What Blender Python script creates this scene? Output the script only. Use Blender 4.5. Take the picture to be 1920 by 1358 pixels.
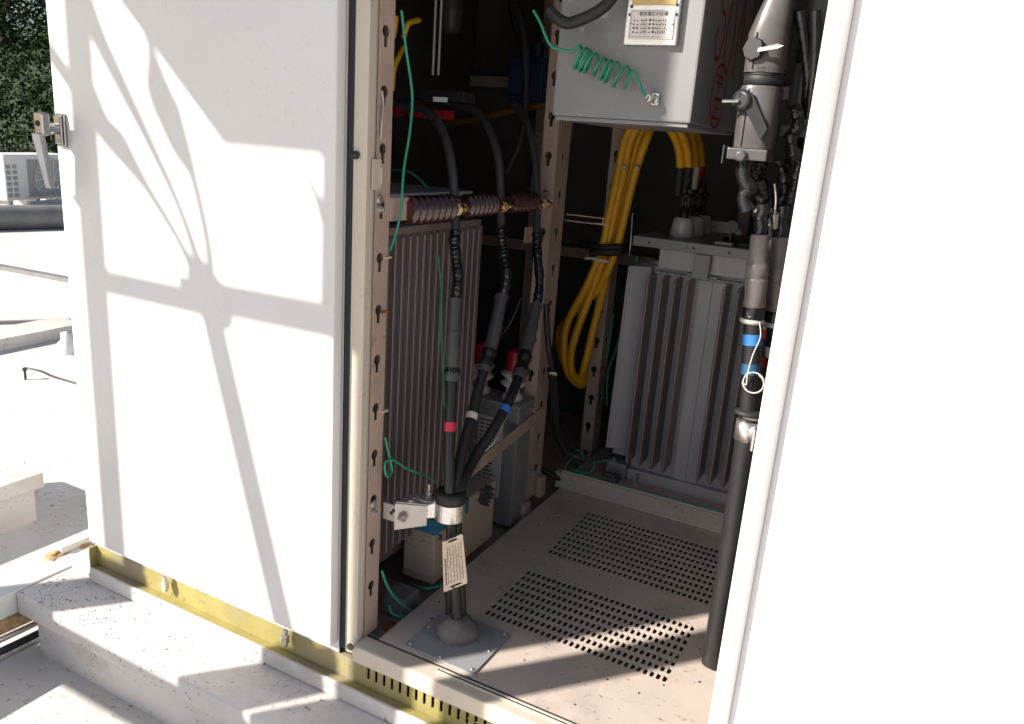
import bpy, bmesh, math, random
from mathutils import Vector, Matrix, geometry

random.seed(7)
S = bpy.context.scene
for o in list(bpy.data.objects):
    bpy.data.objects.remove(o)

# ------------------------------------------------------------ camera, sky, sun
cam = bpy.data.cameras.new('camera')
cam.sensor_width = 36.0
cam.lens = 36.0 * 1476 / 1920
cam.clip_start = 0.02
cam.clip_end = 400
cam_ob = bpy.data.objects.new('camera', cam)
S.collection.objects.link(cam_ob)
cam_ob.matrix_world = Matrix(((0.881240, -0.188308, 0.433540, 0.89645), (0.467129, 0.206938, -0.859632, -1.19509), (0.072160, 0.960061, 0.270326, 1.05000), (0, 0, 0, 1)))
S.camera = cam_ob

SUN = Vector((1.0, 1.15, -0.95)).normalized()          # the way the light travels
world = bpy.data.worlds.new('World')
S.world = world
world.use_nodes = True
wn = world.node_tree
wn.nodes.clear()
sky = wn.nodes.new('ShaderNodeTexSky')
sky.sky_type = 'NISHITA'
sky.sun_disc = False
sky.sun_elevation = math.asin(-SUN.z)
sky.sun_rotation = math.atan2(-SUN.x, -SUN.y)
sky.air_density = 1.0
sky.dust_density = 1.2
bg = wn.nodes.new('ShaderNodeBackground')
bg.inputs['Strength'].default_value = 0.068
wo = wn.nodes.new('ShaderNodeOutputWorld')
wn.links.new(sky.outputs[0], bg.inputs['Color'])
wn.links.new(bg.outputs[0], wo.inputs['Surface'])

sun = bpy.data.lights.new('sun', 'SUN')
sun.energy = 5.0
sun.angle = math.radians(0.6)
sun.color = (1.0, 0.95, 0.87)
sun_ob = bpy.data.objects.new('sun', sun)
S.collection.objects.link(sun_ob)
sun_ob.rotation_euler = SUN.to_track_quat('-Z', 'Y').to_euler()
sun_ob.location = (-4, -5, 5)

S.view_settings.view_transform = 'Standard'
S.view_settings.look = 'None'
S.view_settings.gamma = 1.0
S.view_settings.use_curve_mapping = False
S.view_settings.exposure = 0.8
S.render.engine = 'CYCLES'
S.cycles.max_bounces = 10
S.cycles.diffuse_bounces = 6

# ------------------------------------------------------------ materials
def mat(name, col, rough=0.5, metal=0.0, var=0.12, scale=6.0, specks=0.0, speck_col=(0.05, 0.04, 0.03),
        speck_scale=60.0, bump=0.0, bump_scale=80.0, stain=0.0, stain_col=(0.3, 0.2, 0.1), stain_scale=2.0,
        clear=0.0, streak=0.0, spec=None):
    m = bpy.data.materials.new(name)
    m.use_nodes = True
    nt = m.node_tree
    b = nt.nodes['Principled BSDF']
    L = nt.links.new
    tc = nt.nodes.new('ShaderNodeTexCoord')
    src = tc.outputs['Object']
    def noise(sc, det=4.0, rgh=0.55, vec=None):
        n = nt.nodes.new('ShaderNodeTexNoise')
        n.inputs['Scale'].default_value = sc
        n.inputs['Detail'].default_value = det
        n.inputs['Roughness'].default_value = rgh
        L(vec or src, n.inputs['Vector'])
        return n.outputs['Fac']
    def ramp(f, a, c):
        r = nt.nodes.new('ShaderNodeMapRange')
        r.inputs['From Min'].default_value = a
        r.inputs['From Max'].default_value = c
        L(f, r.inputs['Value'])
        return r.outputs['Result']
    def mix(fac, c1, c2):
        x = nt.nodes.new('ShaderNodeMix')
        x.data_type = 'RGBA'
        if isinstance(fac, float): x.inputs[0].default_value = fac
        else: L(fac, x.inputs[0])
        for s_, c_ in ((6, c1), (7, c2)):
            if isinstance(c_, tuple): x.inputs[s_].default_value = c_ + (1,)
            else: L(c_, x.inputs[s_])
        return x.outputs[2]
    def mul(f, k):
        x = nt.nodes.new('ShaderNodeMath'); x.operation = 'MULTIPLY'
        L(f, x.inputs[0]); x.inputs[1].default_value = k
        return x.outputs[0]
    lo = tuple(c * (1 - var) for c in col)
    hi = tuple(min(1, c * (1 + var * 0.6)) for c in col)
    c = mix(ramp(noise(scale), 0.3, 0.7), lo, hi)
    if streak:
        mp = nt.nodes.new('ShaderNodeMapping')
        mp.inputs['Scale'].default_value = (30, 30, 1.2)
        L(src, mp.inputs['Vector'])
        c = mix(mul(ramp(noise(1.0, 3.0, 0.6, mp.outputs[0]), 0.5, 0.8), streak), c, tuple(v * 0.55 for v in col))
    if stain:
        c = mix(mul(ramp(noise(stain_scale, 6.0, 0.68), 0.50, 0.64), stain), c, stain_col)
    if specks:
        a = ramp(noise(speck_scale, 2.0, 0.5), 0.62, 0.68)
        d = ramp(noise(speck_scale * 0.09, 3.0, 0.6), 0.46, 0.58)
        x = nt.nodes.new('ShaderNodeMath'); x.operation = 'MULTIPLY'
        L(a, x.inputs[0]); L(d, x.inputs[1])
        c = mix(mul(x.outputs[0], specks), c, speck_col)
    L(c, b.inputs['Base Color'])
    rr = nt.nodes.new('ShaderNodeMapRange')
    rr.inputs['To Min'].default_value = max(0.03, rough - 0.1)
    rr.inputs['To Max'].default_value = min(1, rough + 0.12)
    L(noise(scale * 2.3), rr.inputs['Value'])
    L(rr.outputs['Result'], b.inputs['Roughness'])
    b.inputs['Metallic'].default_value = metal
    if spec is not None:
        b.inputs['Specular IOR Level'].default_value = spec
    if clear:
        b.inputs['Coat Weight'].default_value = clear
    if bump:
        bp = nt.nodes.new('ShaderNodeBump')
        bp.inputs['Strength'].default_value = bump
        bp.inputs['Distance'].default_value = 0.004
        L(noise(bump_scale, 5.0, 0.6), bp.inputs['Height'])
        L(bp.outputs[0], b.inputs['Normal'])
    return m

M = {}
M['door'] = mat('ivory_door_paint', (0.77, 0.745, 0.735), 0.3, var=0.05, scale=2, bump=0.25, bump_scale=9, specks=0.10, speck_scale=60, speck_col=(0.4, 0.34, 0.26))
M['paint'] = mat('ivory_frame_paint', (0.60, 0.52, 0.43), 0.4, var=0.07, scale=5, specks=0.15, speck_scale=70, bump=0.05, bump_scale=160)
M['strut'] = mat('beige_strut_paint', (0.49, 0.36, 0.295), 0.45, var=0.14, scale=7, specks=0.3, speck_scale=60, stain=0.25, stain_col=(0.26, 0.19, 0.14), stain_scale=6)
M['floor'] = mat('beige_floor_paint', (0.60, 0.50, 0.43), 0.5, var=0.12, scale=4, specks=0.5, speck_scale=75, stain=0.5, stain_col=(0.36, 0.29, 0.25), stain_scale=3.5, bump=0.05, bump_scale=120)
M['dim'] = mat('shade_dark_lining_paint', (0.105, 0.09, 0.08), 0.7, var=0.2, scale=4)  # beige lining darkened: the shade of the bay is put into the colour
M['gray'] = mat('gray_equipment_paint', (0.235, 0.225, 0.228), 0.38, var=0.08, scale=5, specks=0.5, speck_scale=40, speck_col=(0.5, 0.48, 0.46), bump=0.04)
M['fin'] = mat('gray_radiator_paint', (0.235, 0.178, 0.175), 0.36, var=0.12, scale=5, streak=0.25)
M['blue_gray'] = mat('blue_gray_tank_paint', (0.40, 0.37, 0.395), 0.4, var=0.1, scale=4, streak=0.25)
M['plate'] = mat('galvanized_plate', (0.44, 0.45, 0.47), 0.4, 0.35, var=0.1, scale=12, specks=0.5, speck_scale=90)
M['zinc'] = mat('zinc_bracket', (0.50, 0.45, 0.42), 0.42, 0.6, var=0.15, scale=20)
M['alu'] = mat('aluminium', (0.75, 0.73, 0.70), 0.27, 0.9, var=0.12, scale=30, bump=0.1, bump_scale=300)
M['chrome'] = mat('chrome', (0.33, 0.33, 0.34), 0.16, 1.0, var=0.1, scale=20)
M['black'] = mat('black_cable_sheath', (0.022, 0.020, 0.021), 0.42, var=0.2, scale=20)
M['rubber'] = mat('black_rubber', (0.02, 0.02, 0.02), 0.6, var=0.2)
M['tape'] = mat('glossy_black_tape', (0.012, 0.011, 0.011), 0.13, var=0.3, scale=40, bump=0.9, bump_scale=70, clear=0.5)
M['sleeve'] = mat('gray_termination_sleeve', (0.085, 0.078, 0.080), 0.38, var=0.15, scale=15)
M['sleeve_light'] = mat('taupe_termination_sleeve', (0.20, 0.175, 0.17), 0.36, var=0.12, scale=15)
M['core'] = mat('gray_insulated_core', (0.055, 0.052, 0.054), 0.5, var=0.15, scale=20)
M['red'] = mat('red_tape', (0.62, 0.03, 0.07), 0.35, var=0.08)
M['white'] = mat('white_tape', (0.72, 0.66, 0.62), 0.4, var=0.06)
M['blue'] = mat('blue_tape', (0.05, 0.22, 0.62), 0.35, var=0.08)
M['cyan'] = mat('blue_label_band', (0.035, 0.20, 0.33), 0.4, var=0.15)
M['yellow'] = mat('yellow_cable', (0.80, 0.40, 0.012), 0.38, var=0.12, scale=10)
M['green'] = mat('green_wire', (0.03, 0.28, 0.17), 0.38, var=0.12, scale=30)
M['porcelain'] = mat('brown_porcelain', (0.06, 0.017, 0.015), 0.2, var=0.25, scale=20, clear=0.6)
M['white_porcelain'] = mat('white_porcelain', (0.55, 0.51, 0.48), 0.2, var=0.06, clear=0.5)
M['brass'] = mat('brass', (0.66, 0.48, 0.30), 0.24, 1.0, var=0.3, scale=60)
M['box'] = mat('cream_relay_box', (0.50, 0.40, 0.31), 0.42, var=0.05, scale=6, specks=0.4)
M['box_side'] = M['box']
M['redcap'] = mat('red_plastic_cap', (0.28, 0.008, 0.015), 0.35, var=0.1)
M['putty'] = mat('gray_duct_putty', (0.17, 0.145, 0.135), 0.55, var=0.2, scale=30, bump=0.5, bump_scale=60)
M['tag'] = mat('cream_tag', (0.74, 0.58, 0.43), 0.45, var=0.04)
M['ink'] = mat('dark_print', (0.07, 0.05, 0.04), 0.6, var=0.2)
M['red_paint'] = mat('red_marker_paint', (0.28, 0.012, 0.02), 0.5, var=0.35, scale=60)
M['steel_plate'] = mat('polished_name_plate', (0.72, 0.66, 0.62), 0.35, 0.25, var=0.05)
M['brass_plate'] = mat('gold_name_plate', (0.55, 0.38, 0.16), 0.35, 0.5, var=0.15)
M['poly'] = mat('gray_polymer_housing', (0.085, 0.074, 0.072), 0.34, var=0.3, scale=14, bump=0.05)
M['dark_poly'] = mat('dark_polymer_housing', (0.022, 0.022, 0.026), 0.4, var=0.2)
M['dark_gap'] = mat('dark_rubber_seal', (0.03, 0.03, 0.035), 0.7)
M['seal'] = mat('gray_bumper', (0.16, 0.13, 0.12), 0.6)
M['concrete'] = mat('painted_concrete', (0.68, 0.645, 0.625), 0.75, var=0.12, scale=3, specks=0.7, speck_scale=85, speck_col=(0.07, 0.05, 0.045), stain=0.6, stain_col=(0.42, 0.36, 0.31), stain_scale=2.6, bump=0.25, bump_scale=40)
M['roof'] = mat('white_roof_coating', (0.70, 0.67, 0.63), 0.8, var=0.10, scale=0.8, specks=0.6, speck_scale=50, speck_col=(0.16, 0.12, 0.10), stain=0.6, stain_col=(0.46, 0.41, 0.34), stain_scale=0.8, bump=0.5, bump_scale=25)
M['base'] = mat('olive_painted_channel', (0.36, 0.30, 0.10), 0.65, var=0.25, scale=9, specks=0.35, speck_scale=90, stain=0.85, stain_col=(0.30, 0.25, 0.20), stain_scale=3.2, bump=0.2)
M['ac'] = mat('white_unit_paint', (0.72, 0.71, 0.68), 0.5, var=0.04)
M['blue_dark'] = mat('dark_blue_device', (0.03, 0.05, 0.12), 0.4)
M['blue_dull'] = mat('dark_blue_tape', (0.03, 0.11, 0.22), 0.4)  # darker blue for the lower tape
M['amber'] = mat('shade_dark_yellow_cable', (0.30, 0.15, 0.01), 0.5, var=0.2)  # cable yellow darkened: gloom at the back is put into the colour
M['ac_grille'] = mat('gray_grille', (0.34, 0.33, 0.32), 0.6, var=0.1)
M['pipe'] = mat('gray_duct_cover', (0.22, 0.21, 0.21), 0.6, var=0.2, bump=0.2)
M['grass'] = mat('dark_slope_grass', (0.022, 0.036, 0.013), 0.9, var=0.6, scale=2.2, bump=1.0, bump_scale=10)
M['leaf'] = mat('tree_leaves', (0.04, 0.065, 0.022), 0.7, var=0.6, scale=3, spec=0.2)
M['leaf_dark'] = mat('scrub_leaves', (0.014, 0.030, 0.008), 0.85, var=0.7, scale=1.2, spec=0.05)
M['bark'] = mat('tree_bark', (0.09, 0.07, 0.05), 0.9, var=0.3)
M['galv'] = mat('galvanized_steel', (0.48, 0.48, 0.48), 0.5, 0.4, var=0.1)
M['foam'] = mat('brown_foam', (0.46, 0.30, 0.15), 0.9, var=0.35, scale=60, bump=1.0, bump_scale=90)
M['rust'] = mat('rust_stain', (0.42, 0.13, 0.035), 0.8, var=0.3, scale=40)
M['wood'] = mat('weathered_board', (0.48, 0.44, 0.40), 0.8, var=0.15, scale=8, bump=0.3)

# ------------------------------------------------------------ mesh helpers
class MB:
    def __init__(self):
        self.v = []; self.f = []; self.sm = []; self.marks = []
    def add(self, vs, fs, smooth=False):
        n = len(self.v)
        self.v += [tuple(p) for p in vs]
        for f in fs:
            self.f.append(tuple(i + n for i in f)); self.sm.append(smooth)
        return self
    def box(self, x0, x1, y0, y1, z0, z1, bev=0.0, mtx=None):
        x0, x1 = min(x0, x1), max(x0, x1); y0, y1 = min(y0, y1), max(y0, y1); z0, z1 = min(z0, z1), max(z0, z1)
        bm = bmesh.new()
        bmesh.ops.create_cube(bm, size=1.0)
        for v in bm.verts:
            v.co = Vector(((v.co.x + .5) * (x1 - x0) + x0, (v.co.y + .5) * (y1 - y0) + y0, (v.co.z + .5) * (z1 - z0) + z0))
        if bev:
            bmesh.ops.bevel(bm, geom=bm.edges[:], offset=bev, segments=2, profile=0.6, affect='EDGES')
        if mtx is not None:
            bm.transform(mtx)
        bm.verts.index_update()
        self.add([v.co for v in bm.verts], [[v.index for v in f.verts] for f in bm.faces])
        bm.free()
        return self
    def prism(self, poly, vec, holes=()):
        """poly: list of 3-D points of a planar outline (holes likewise); extruded along vec"""
        loops = [[Vector(p) for p in poly]] + [[Vector(p) for p in h] for h in holes]
        flat = [p for l in loops for p in l]
        tri = geometry.tessellate_polygon(loops)
        n = len(flat); vec = Vector(vec)
        vs = flat + [p + vec for p in flat]
        nrm = geometry.normal(loops[0]) if len(loops[0]) > 2 else Vector((0, 0, 1))
        fs = []
        for t in tri:
            a, b, c = t
            tn = (flat[b] - flat[a]).cross(flat[c] - flat[a])
            if tn.length < 1e-14: continue
            if tn.dot(vec) > 0: a, c = c, a
            fs.append((a, b, c)); fs.append((c + n, b + n, a + n))
        k = 0
        for li, l in enumerate(loops):
            m_ = len(l)
            for i in range(m_):
                a = k + i; b = k + (i + 1) % m_
                fs.append((a, b, b + n, a + n))
            k += m_
        return self.add(vs, fs)
    def tube(self, pts, r, seg=12, smooth=6, cap=True, radii=None, closed=False):
        P = [Vector(p) for p in pts]
        R0 = radii if radii else [r] * len(P)
        if smooth and len(P) > 2:
            Q = []; RR = []
            for i in range(len(P) - 1):
                p0 = P[max(i - 1, 0)]; p1 = P[i]; p2 = P[i + 1]; p3 = P[min(i + 2, len(P) - 1)]
                for k in range(smooth):
                    t = k / smooth
                    Q.append(0.5 * ((2 * p1) + (p2 - p0) * t + (2 * p0 - 5 * p1 + 4 * p2 - p3) * t * t + (3 * p1 - p0 - 3 * p2 + p3) * t ** 3))
                    RR.append(R0[i] * (1 - t) + R0[i + 1] * t)
            Q.append(P[-1]); RR.append(R0[-1])
            P = Q; R0 = RR
        T = []
        for i in range(len(P)):
            d = P[min(i + 1, len(P) - 1)] - P[max(i - 1, 0)]
            T.append(d.normalized() if d.length > 1e-9 else Vector((0, 0, 1)))
        u = T[0].orthogonal().normalized()
        vs = []
        for i, p in enumerate(P):
            u = (u - T[i] * u.dot(T[i]))
            u = u.normalized() if u.length > 1e-6 else T[i].orthogonal().normalized()
            w = T[i].cross(u)
            for k in range(seg):
                a = 2 * math.pi * k / seg
                vs.append(p + (u * math.cos(a) + w * math.sin(a)) * R0[i])
        fs = []
        for i in range(len(P) - 1):
            for k in range(seg):
                a = i * seg + k; b = i * seg + (k + 1) % seg
                fs.append((a, b, b + seg, a + seg))
        self.add(vs, fs, True)
        if cap:
            m_ = len(P) - 1
            self.add(vs[:seg], [tuple(range(seg))[::-1]])
            self.add(vs[m_ * seg:], [tuple(range(seg))])
        return self
    def lathe(self, prof, origin, axis=(0, 0, 1), seg=24, sx=1.0):
        """prof: (radius, height) pairs, origin and axis in 3-D; sx squashes across"""
        ax = Vector(axis).normalized(); u = ax.orthogonal().normalized(); w = ax.cross(u); o = Vector(origin)
        vs = []
        for r, h in prof:
            for k in range(seg):
                a = 2 * math.pi * k / seg
                vs.append(o + ax * h + (u * math.cos(a) * sx + w * math.sin(a)) * r)
        fs = []
        for i in range(len(prof) - 1):
            for k in range(seg):
                a = i * seg + k; b = i * seg + (k + 1) % seg
                fs.append((a, b, b + seg, a + seg))
        self.add(vs, fs, True)
        if prof[0][0] > 1e-6: self.add(vs[:seg], [tuple(range(seg))[::-1]])
        if prof[-1][0] > 1e-6: self.add(vs[-seg:], [tuple(range(seg))])
        return self
    def cut(self):
        self.marks.append((len(self.v), len(self.f))); return self
    def bolt(self, p, axis, r=0.007, h=0.006, washer=True):
        self.cut()
        ax = Vector(axis).normalized(); u = ax.orthogonal().normalized(); w = ax.cross(u); p = Vector(p)
        if washer: self.lathe([(r * 1.45, 0), (r * 1.45, 0.0018)], p, axis, 16)
        poly = [p + ax * 0.0018 + (u * math.cos(a) + w * math.sin(a)) * r for a in [k * math.pi / 3 for k in range(6)]]
        self.prism(poly, ax * h)
        self.lathe([(r * 0.5, 0), (r * 0.5, 0.006)], p + ax * (h + .0018), axis, 10)
        return self
    def build(self, name, m, parent=None, kind=None, smooth_all=False):
        if self.marks and name in ('bolt', 'nut', 'screw', 'screw_hole', 'bolt_hole', 'foot', 'bracket', 'print_mark', 'zinc_bolt', 'side_vent', 'terminal_bolt'):
            out = None
            ms = sorted(set([(0, 0)] + self.marks + [(len(self.v), len(self.f))]))
            for (v0, f0), (v1, f1) in zip(ms, ms[1:]):
                if f1 == f0: continue
                q = MB(); q.v = self.v[v0:v1]; q.f = [tuple(i - v0 for i in f) for f in self.f[f0:f1]]; q.sm = self.sm[f0:f1]
                o = q.build(name, m, parent, kind); out = out or o
            return out
        me = bpy.data.meshes.new(name)
        me.from_pydata(self.v, [], self.f)
        me.validate(clean_customdata=False)
        if len(me.polygons) == len(self.sm):
            me.polygons.foreach_set('use_smooth', [bool(s) or smooth_all for s in self.sm])
        me.materials.append(m)
        me.update()
        bm = bmesh.new(); bm.from_mesh(me)
        bmesh.ops.recalc_face_normals(bm, faces=bm.faces[:])
        bm.to_mesh(me); bm.free()
        o = bpy.data.objects.new(name, me)
        S.collection.objects.link(o)
        if parent is not None: adopt(o, parent)
        if kind: o['kind'] = kind
        return o

WL = {}
def adopt(o, parent):
    """parent without moving: every parent is unrotated, so subtract its world place"""
    o.parent = parent
    p = parent; off = Vector((0, 0, 0))
    while p is not None:
        off += Vector(p.location); p = p.parent
    o.location = Vector(o.location) - off

def thing(name, label, cat, loc=(0, 0, 0), group=None):
    o = bpy.data.objects.new(name, None)
    o.empty_display_size = 0.05
    o.location = loc
    S.collection.objects.link(o)
    o['label'] = label; o['category'] = cat
    if group: o['group'] = group
    return o

def tag(o, label=None, cat=None, group=None, kind=None):
    if label: o['label'] = label
    if cat: o['category'] = cat
    if group: o['group'] = group
    if kind: o['kind'] = kind
    return o

def text_mesh(name, s, size, mtx, m, parent, thick=0.0004, sx=1.0, bold=0.0):
    cu = bpy.data.curves.new(name, 'FONT')
    cu.body = s; cu.size = size; cu.extrude = thick; cu.align_x = 'CENTER'; cu.align_y = 'CENTER'; cu.offset = bold
    tmp = bpy.data.objects.new('tmp_text', cu)
    S.collection.objects.link(tmp)
    dg = bpy.context.evaluated_depsgraph_get()
    me = bpy.data.meshes.new_from_object(tmp.evaluated_get(dg))
    bpy.data.objects.remove(tmp)
    me.transform(mtx @ Matrix.Diagonal((sx, 1, 1, 1)))
    me.materials.clear(); me.materials.append(m)
    o = bpy.data.objects.new(name, me)
    S.collection.objects.link(o)
    adopt(o, parent)
    return o

def keyhole(c, u, v, r=0.0105, w=0.0048, l=0.026):
    """outline of a keyhole slot: round top with a tail; u right, v up"""
    c = Vector(c); u = Vector(u); v = Vector(v)
    out = []
    a0 = math.asin(w / r)
    n = 12
    for k in range(n + 1):
        a = -math.pi / 2 + a0 + (2 * math.pi - 2 * a0) * k / n
        out.append(c + u * (math.cos(a) * r) + v * (math.sin(a) * r))
    out.append(c - u * w - v * l); out.append(c + u * w - v * l)
    return out

def keyhole_flange(mb, o, u, width, z0, z1, thick, hz, inset=None):
    """flat perforated strip: origin o (x,y), direction u, holes at heights hz"""
    u = Vector(u); o = Vector((o[0], o[1], 0)); up = Vector((0, 0, 1))
    n = u.cross(up)
    inset = width * 0.5 if inset is None else inset
    # split in pieces, one hole each
    hs = sorted(h for h in hz if z0 + 0.03 < h < z1 - 0.02)
    cuts = [z0] + [0.5 * (a + b) for a, b in zip(hs, hs[1:])] + [z1]
    for h, a, b in zip(hs, cuts, cuts[1:]):
        poly = [o + up * a, o + u * width + up * a, o + u * width + up * b, o + up * b]
        mb.prism(poly, n * thick, [keyhole(o + u * inset + up * h, u, up)])

# ------------------------------------------------------------ roof, plinth, far ground
RZ = -0.32
def sheet(name, x0, x1, y0, y1, z, m, nx=1, ny=1):
    b = MB()
    b.add([(x0, y0, z), (x1, y0, z), (x1, y1, z), (x0, y1, z)], [(0, 1, 2, 3)])
    return b.build(name, m, kind='structure')
sheet('roof_deck', -15.5, 30, -25, 8.5, RZ, M['roof'])
g = MB(); g.add([(-300, -300, -9), (300, -300, -9), (300, 300, -9), (-300, 300, -9)], [(0, 1, 2, 3)])
g.build('ground', M['grass'], kind='structure')
# parapet edge of the roof
g = MB()
g.box(-15.5, 30, 8.505, 8.75, RZ - 2, RZ + 0.05)
tag(g.build('parapet_wall', M['roof']), 'long low white parapet wall at the far edge of the roof', 'parapet')
# hill: rising slope behind the building
def hill():
    vs = []; fs = []
    nx, ny = 60, 24
    for j in range(ny):
        for i in range(nx):
            x = -90 + i * 2.2; t = j / (ny - 1)
            y = 14.2 + t * 20 + 1.5 * math.sin(i * 0.35)
            z = -2.5 + 5.4 * min(1, t * 3.2) ** 0.8 + 1.5 * t + 0.5 * math.sin(i * 0.6 + j * 0.8) + random.uniform(-.25, .25)
            if t > 0.95: z -= 0.5
            vs.append((x, y, z))
    for j in range(ny - 1):
        for i in range(nx - 1):
            a = j * nx + i
            fs.append((a, a + 1, a + 1 + nx, a + nx))
    return vs, fs
hv, hf = hill()
g = MB(); g.add(hv, hf, True); g.build('hill', M['grass'], kind='structure')
# ivy and scrub on the slope
rnd = random.Random(11)
g = MB(); nxh = 60
for k in range(42000):
    j = int(rnd.random() ** 1.4 * 10); i = rnd.randrange(20, 32)
    p = Vector(hv[j * nxh + i]); px_ = Vector(hv[j * nxh + i + 1]); py_ = Vector(hv[(j + 1) * nxh + i])
    p = p + (px_ - p) * rnd.random() + (py_ - p) * rnd.random() + Vector((0, -1, .5)) * rnd.uniform(0, .22)
    u = Vector((rnd.gauss(0, 1), rnd.gauss(0, .6), rnd.gauss(0, 1))).normalized(); v = u.orthogonal().normalized(); q = rnd.uniform(.03, .09)
    g.add([p - u * q, p - v * q * .6, p + u * q, p + v * q * .6], [(0, 1, 2, 3)])
tag(g.build('slope_scrub', M['leaf_dark']), 'dark green scrub covering the slope behind the roof', 'scrub', None, 'stuff')

# trees
def tree(x, y, z, h, w, label, seed):
    rnd = random.Random(seed)
    t = thing('broadleaf_tree', label, 'tree', (x, y, z), 'trees on the slope beyond the roof')
    tr = MB()
    tr.tube([(x, y, z - 1), (x + .1, y, z + h * .35), (x + .3, y, z + h * .7)], .2, 8, 4, radii=[.26, .18, .06])
    for k in range(7):
        a = rnd.uniform(0, 6.28); zz = z + h * rnd.uniform(.3, .6)
        tr.tube([(x + .1, y, zz), (x + math.cos(a) * w * .3, y + math.sin(a) * w * .3, zz + h * .18), (x + math.cos(a) * w * .55, y + math.sin(a) * w * .55, zz + h * .27)], .06, 6, 3, radii=[.08, .05, .02])
    tr.build('trunk', M['bark'], t)
    cr = MB()
    clumps = []
    for k in range(26):
        a = rnd.uniform(0, 6.28); rr = w * .55 * rnd.random() ** .5; zz = z + h * rnd.uniform(.08, 1.0)
        clumps.append((x + math.cos(a) * rr, y + math.sin(a) * rr, zz, w * rnd.uniform(.14, .25)))
    for cx, cy, cz, cr_ in clumps:
        for k in range(230):
            d = Vector((rnd.gauss(0, 1), rnd.gauss(0, 1), rnd.gauss(0, 1))).normalized() * cr_ * rnd.random() ** .4
            p = Vector((cx, cy, cz)) + d
            u = Vector((rnd.gauss(0, 1), rnd.gauss(0, 1), rnd.gauss(0, .6))).normalized(); v = u.orthogonal().normalized()
            s = rnd.uniform(.05, .12)
            cr.add([p - u * s, p - v * s * .5, p + u * s, p + v * s * .5], [(0, 1, 2, 3)])
    cr.build('crown', M['leaf'], t)
    return t

# stepped far strips of roof: joints, cable, low steps
def strip(name, pts, h, z0, m, label, cat, group=None):
    b = MB()
    b.prism([(p[0], p[1], z0) for p in pts], (0, 0, h))
    o = b.build(name, m); tag(o, label, cat, group); return o

# ------------------------------------------------------------ plinth under the cubicle
pl = thing('concrete_plinth', 'low painted concrete plinth carrying the cubicle, splashed with dirt', 'plinth', (0, 0, RZ))
b = MB(); b.box(-0.965, 1.85, -0.19, 2.0, -0.20, -0.14, 0.006); b.build('plinth_cap', M['concrete'], pl)
b = MB(); b.box(-0.93, 1.82, -0.165, 1.97, RZ - 0.05, -0.2005, 0.004); b.build('plinth_base', M['concrete'], pl)

# ------------------------------------------------------------ the cubicle
CX0, CX1 = -0.866, 1.70
cub = thing('electrical_cubicle', 'large ivory outdoor switchgear cubicle with its right bay standing open', 'cubicle', (0, 0, -0.13))
TOPZ = 1.86
def P_(name, mb, m, label=None, parent=None):
    o = mb.build(name, m, parent or cub)
    if label: o['label'] = label
    return o
# base channel (C profile, olive paint): top flange, recessed web with slots, bottom flange
b = MB(); b.box(CX0, CX1, -0.0265, 0.03, -0.052, -0.0475); P_('base_channel_top', b, M['base'])
b = MB(); b.box(CX0, CX1, -0.048, -0.0305, -0.106, -0.102, 0.0012); P_('base_channel_flange', b, M['base'])
b = MB(); b.box(CX0 + .001, CX1 - .001, -0.056, -0.0485, -0.1385, -0.100, 0.003); P_('base_channel_lip', b, M['concrete'])
web = MB()
slot_x = [0.022 + 0.0205 * k for k in range(32)]
WY = -0.0300
web.box(CX0, slot_x[0] - 0.01025, WY, WY + .003, -0.138, -0.0475)
for sx_ in slot_x:
    a = sx_ - 0.01025; c_ = sx_ + 0.01025
    hole = [(sx_ - .0036, WY, -.077), (sx_ - .0024, WY, -.080), (sx_ + .0024, WY, -.080), (sx_ + .0036, WY, -.077), (sx_ + .0036, WY, -.052), (sx_ - .0036, WY, -.052)]
    web.prism([(a, WY, -.138), (c_, WY, -.138), (c_, WY, -.0475), (a, WY, -.0475)], (0, 0.003, 0), [hole])
web.box(slot_x[-1] + 0.01025, CX1, WY, WY + .003, -0.138, -0.0475)
P_('base_channel_web', web, M['base'], 'olive base web pierced by a row of upright slots')
b = MB(); b.box(CX0 - .0042, CX0 - .0002, -.05, 1.738, -.127, -.047); b.box(CX0, CX1, 1.74, 1.76, -.127, -.047); b.box(CX1 - .004, CX1, .004, 1.76, -.127, -.047)
P_('base_channel_side', b, M['base'])

# walls and roof
b = MB(); b.box(CX0, CX0 + .003, 0.004, 1.75, -0.047, TOPZ); P_('side_panel', b, M['door'])
b = MB(); b.box(CX1 - .003, CX1, 0.004, 1.75, -0.047, TOPZ); P_('side_panel', b, M['door'])
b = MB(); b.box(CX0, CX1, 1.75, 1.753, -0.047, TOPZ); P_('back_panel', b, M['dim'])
b = MB(); b.box(CX0 - .06, CX1 + .06, -0.12, 1.85, TOPZ, TOPZ + .05, .006); P_('roof_panel', b, M['door'])
b = MB(); b.box(CX0 + .004, CX1 - .004, -.0265, 0.02, 1.772, TOPZ - .001); P_('lintel', b, M['paint'])
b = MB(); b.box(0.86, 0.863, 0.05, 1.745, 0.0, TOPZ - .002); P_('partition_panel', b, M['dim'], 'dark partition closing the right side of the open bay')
b = MB(); b.box(0.775, CX1 - .004, -0.027, -0.022, -0.045, 1.789); P_('front_panel', b, M['door'])
# inner linings added in a dark colour that stands for the bay's shade
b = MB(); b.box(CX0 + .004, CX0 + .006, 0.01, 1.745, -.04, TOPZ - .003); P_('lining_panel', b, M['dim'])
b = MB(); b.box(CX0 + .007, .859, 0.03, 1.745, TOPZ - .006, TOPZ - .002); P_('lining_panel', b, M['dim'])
b = MB(); b.box(CX0 + .05, -0.062, -0.026, -0.022, -.04, 1.78); P_('lining_panel', b, M['dim'])

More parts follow.
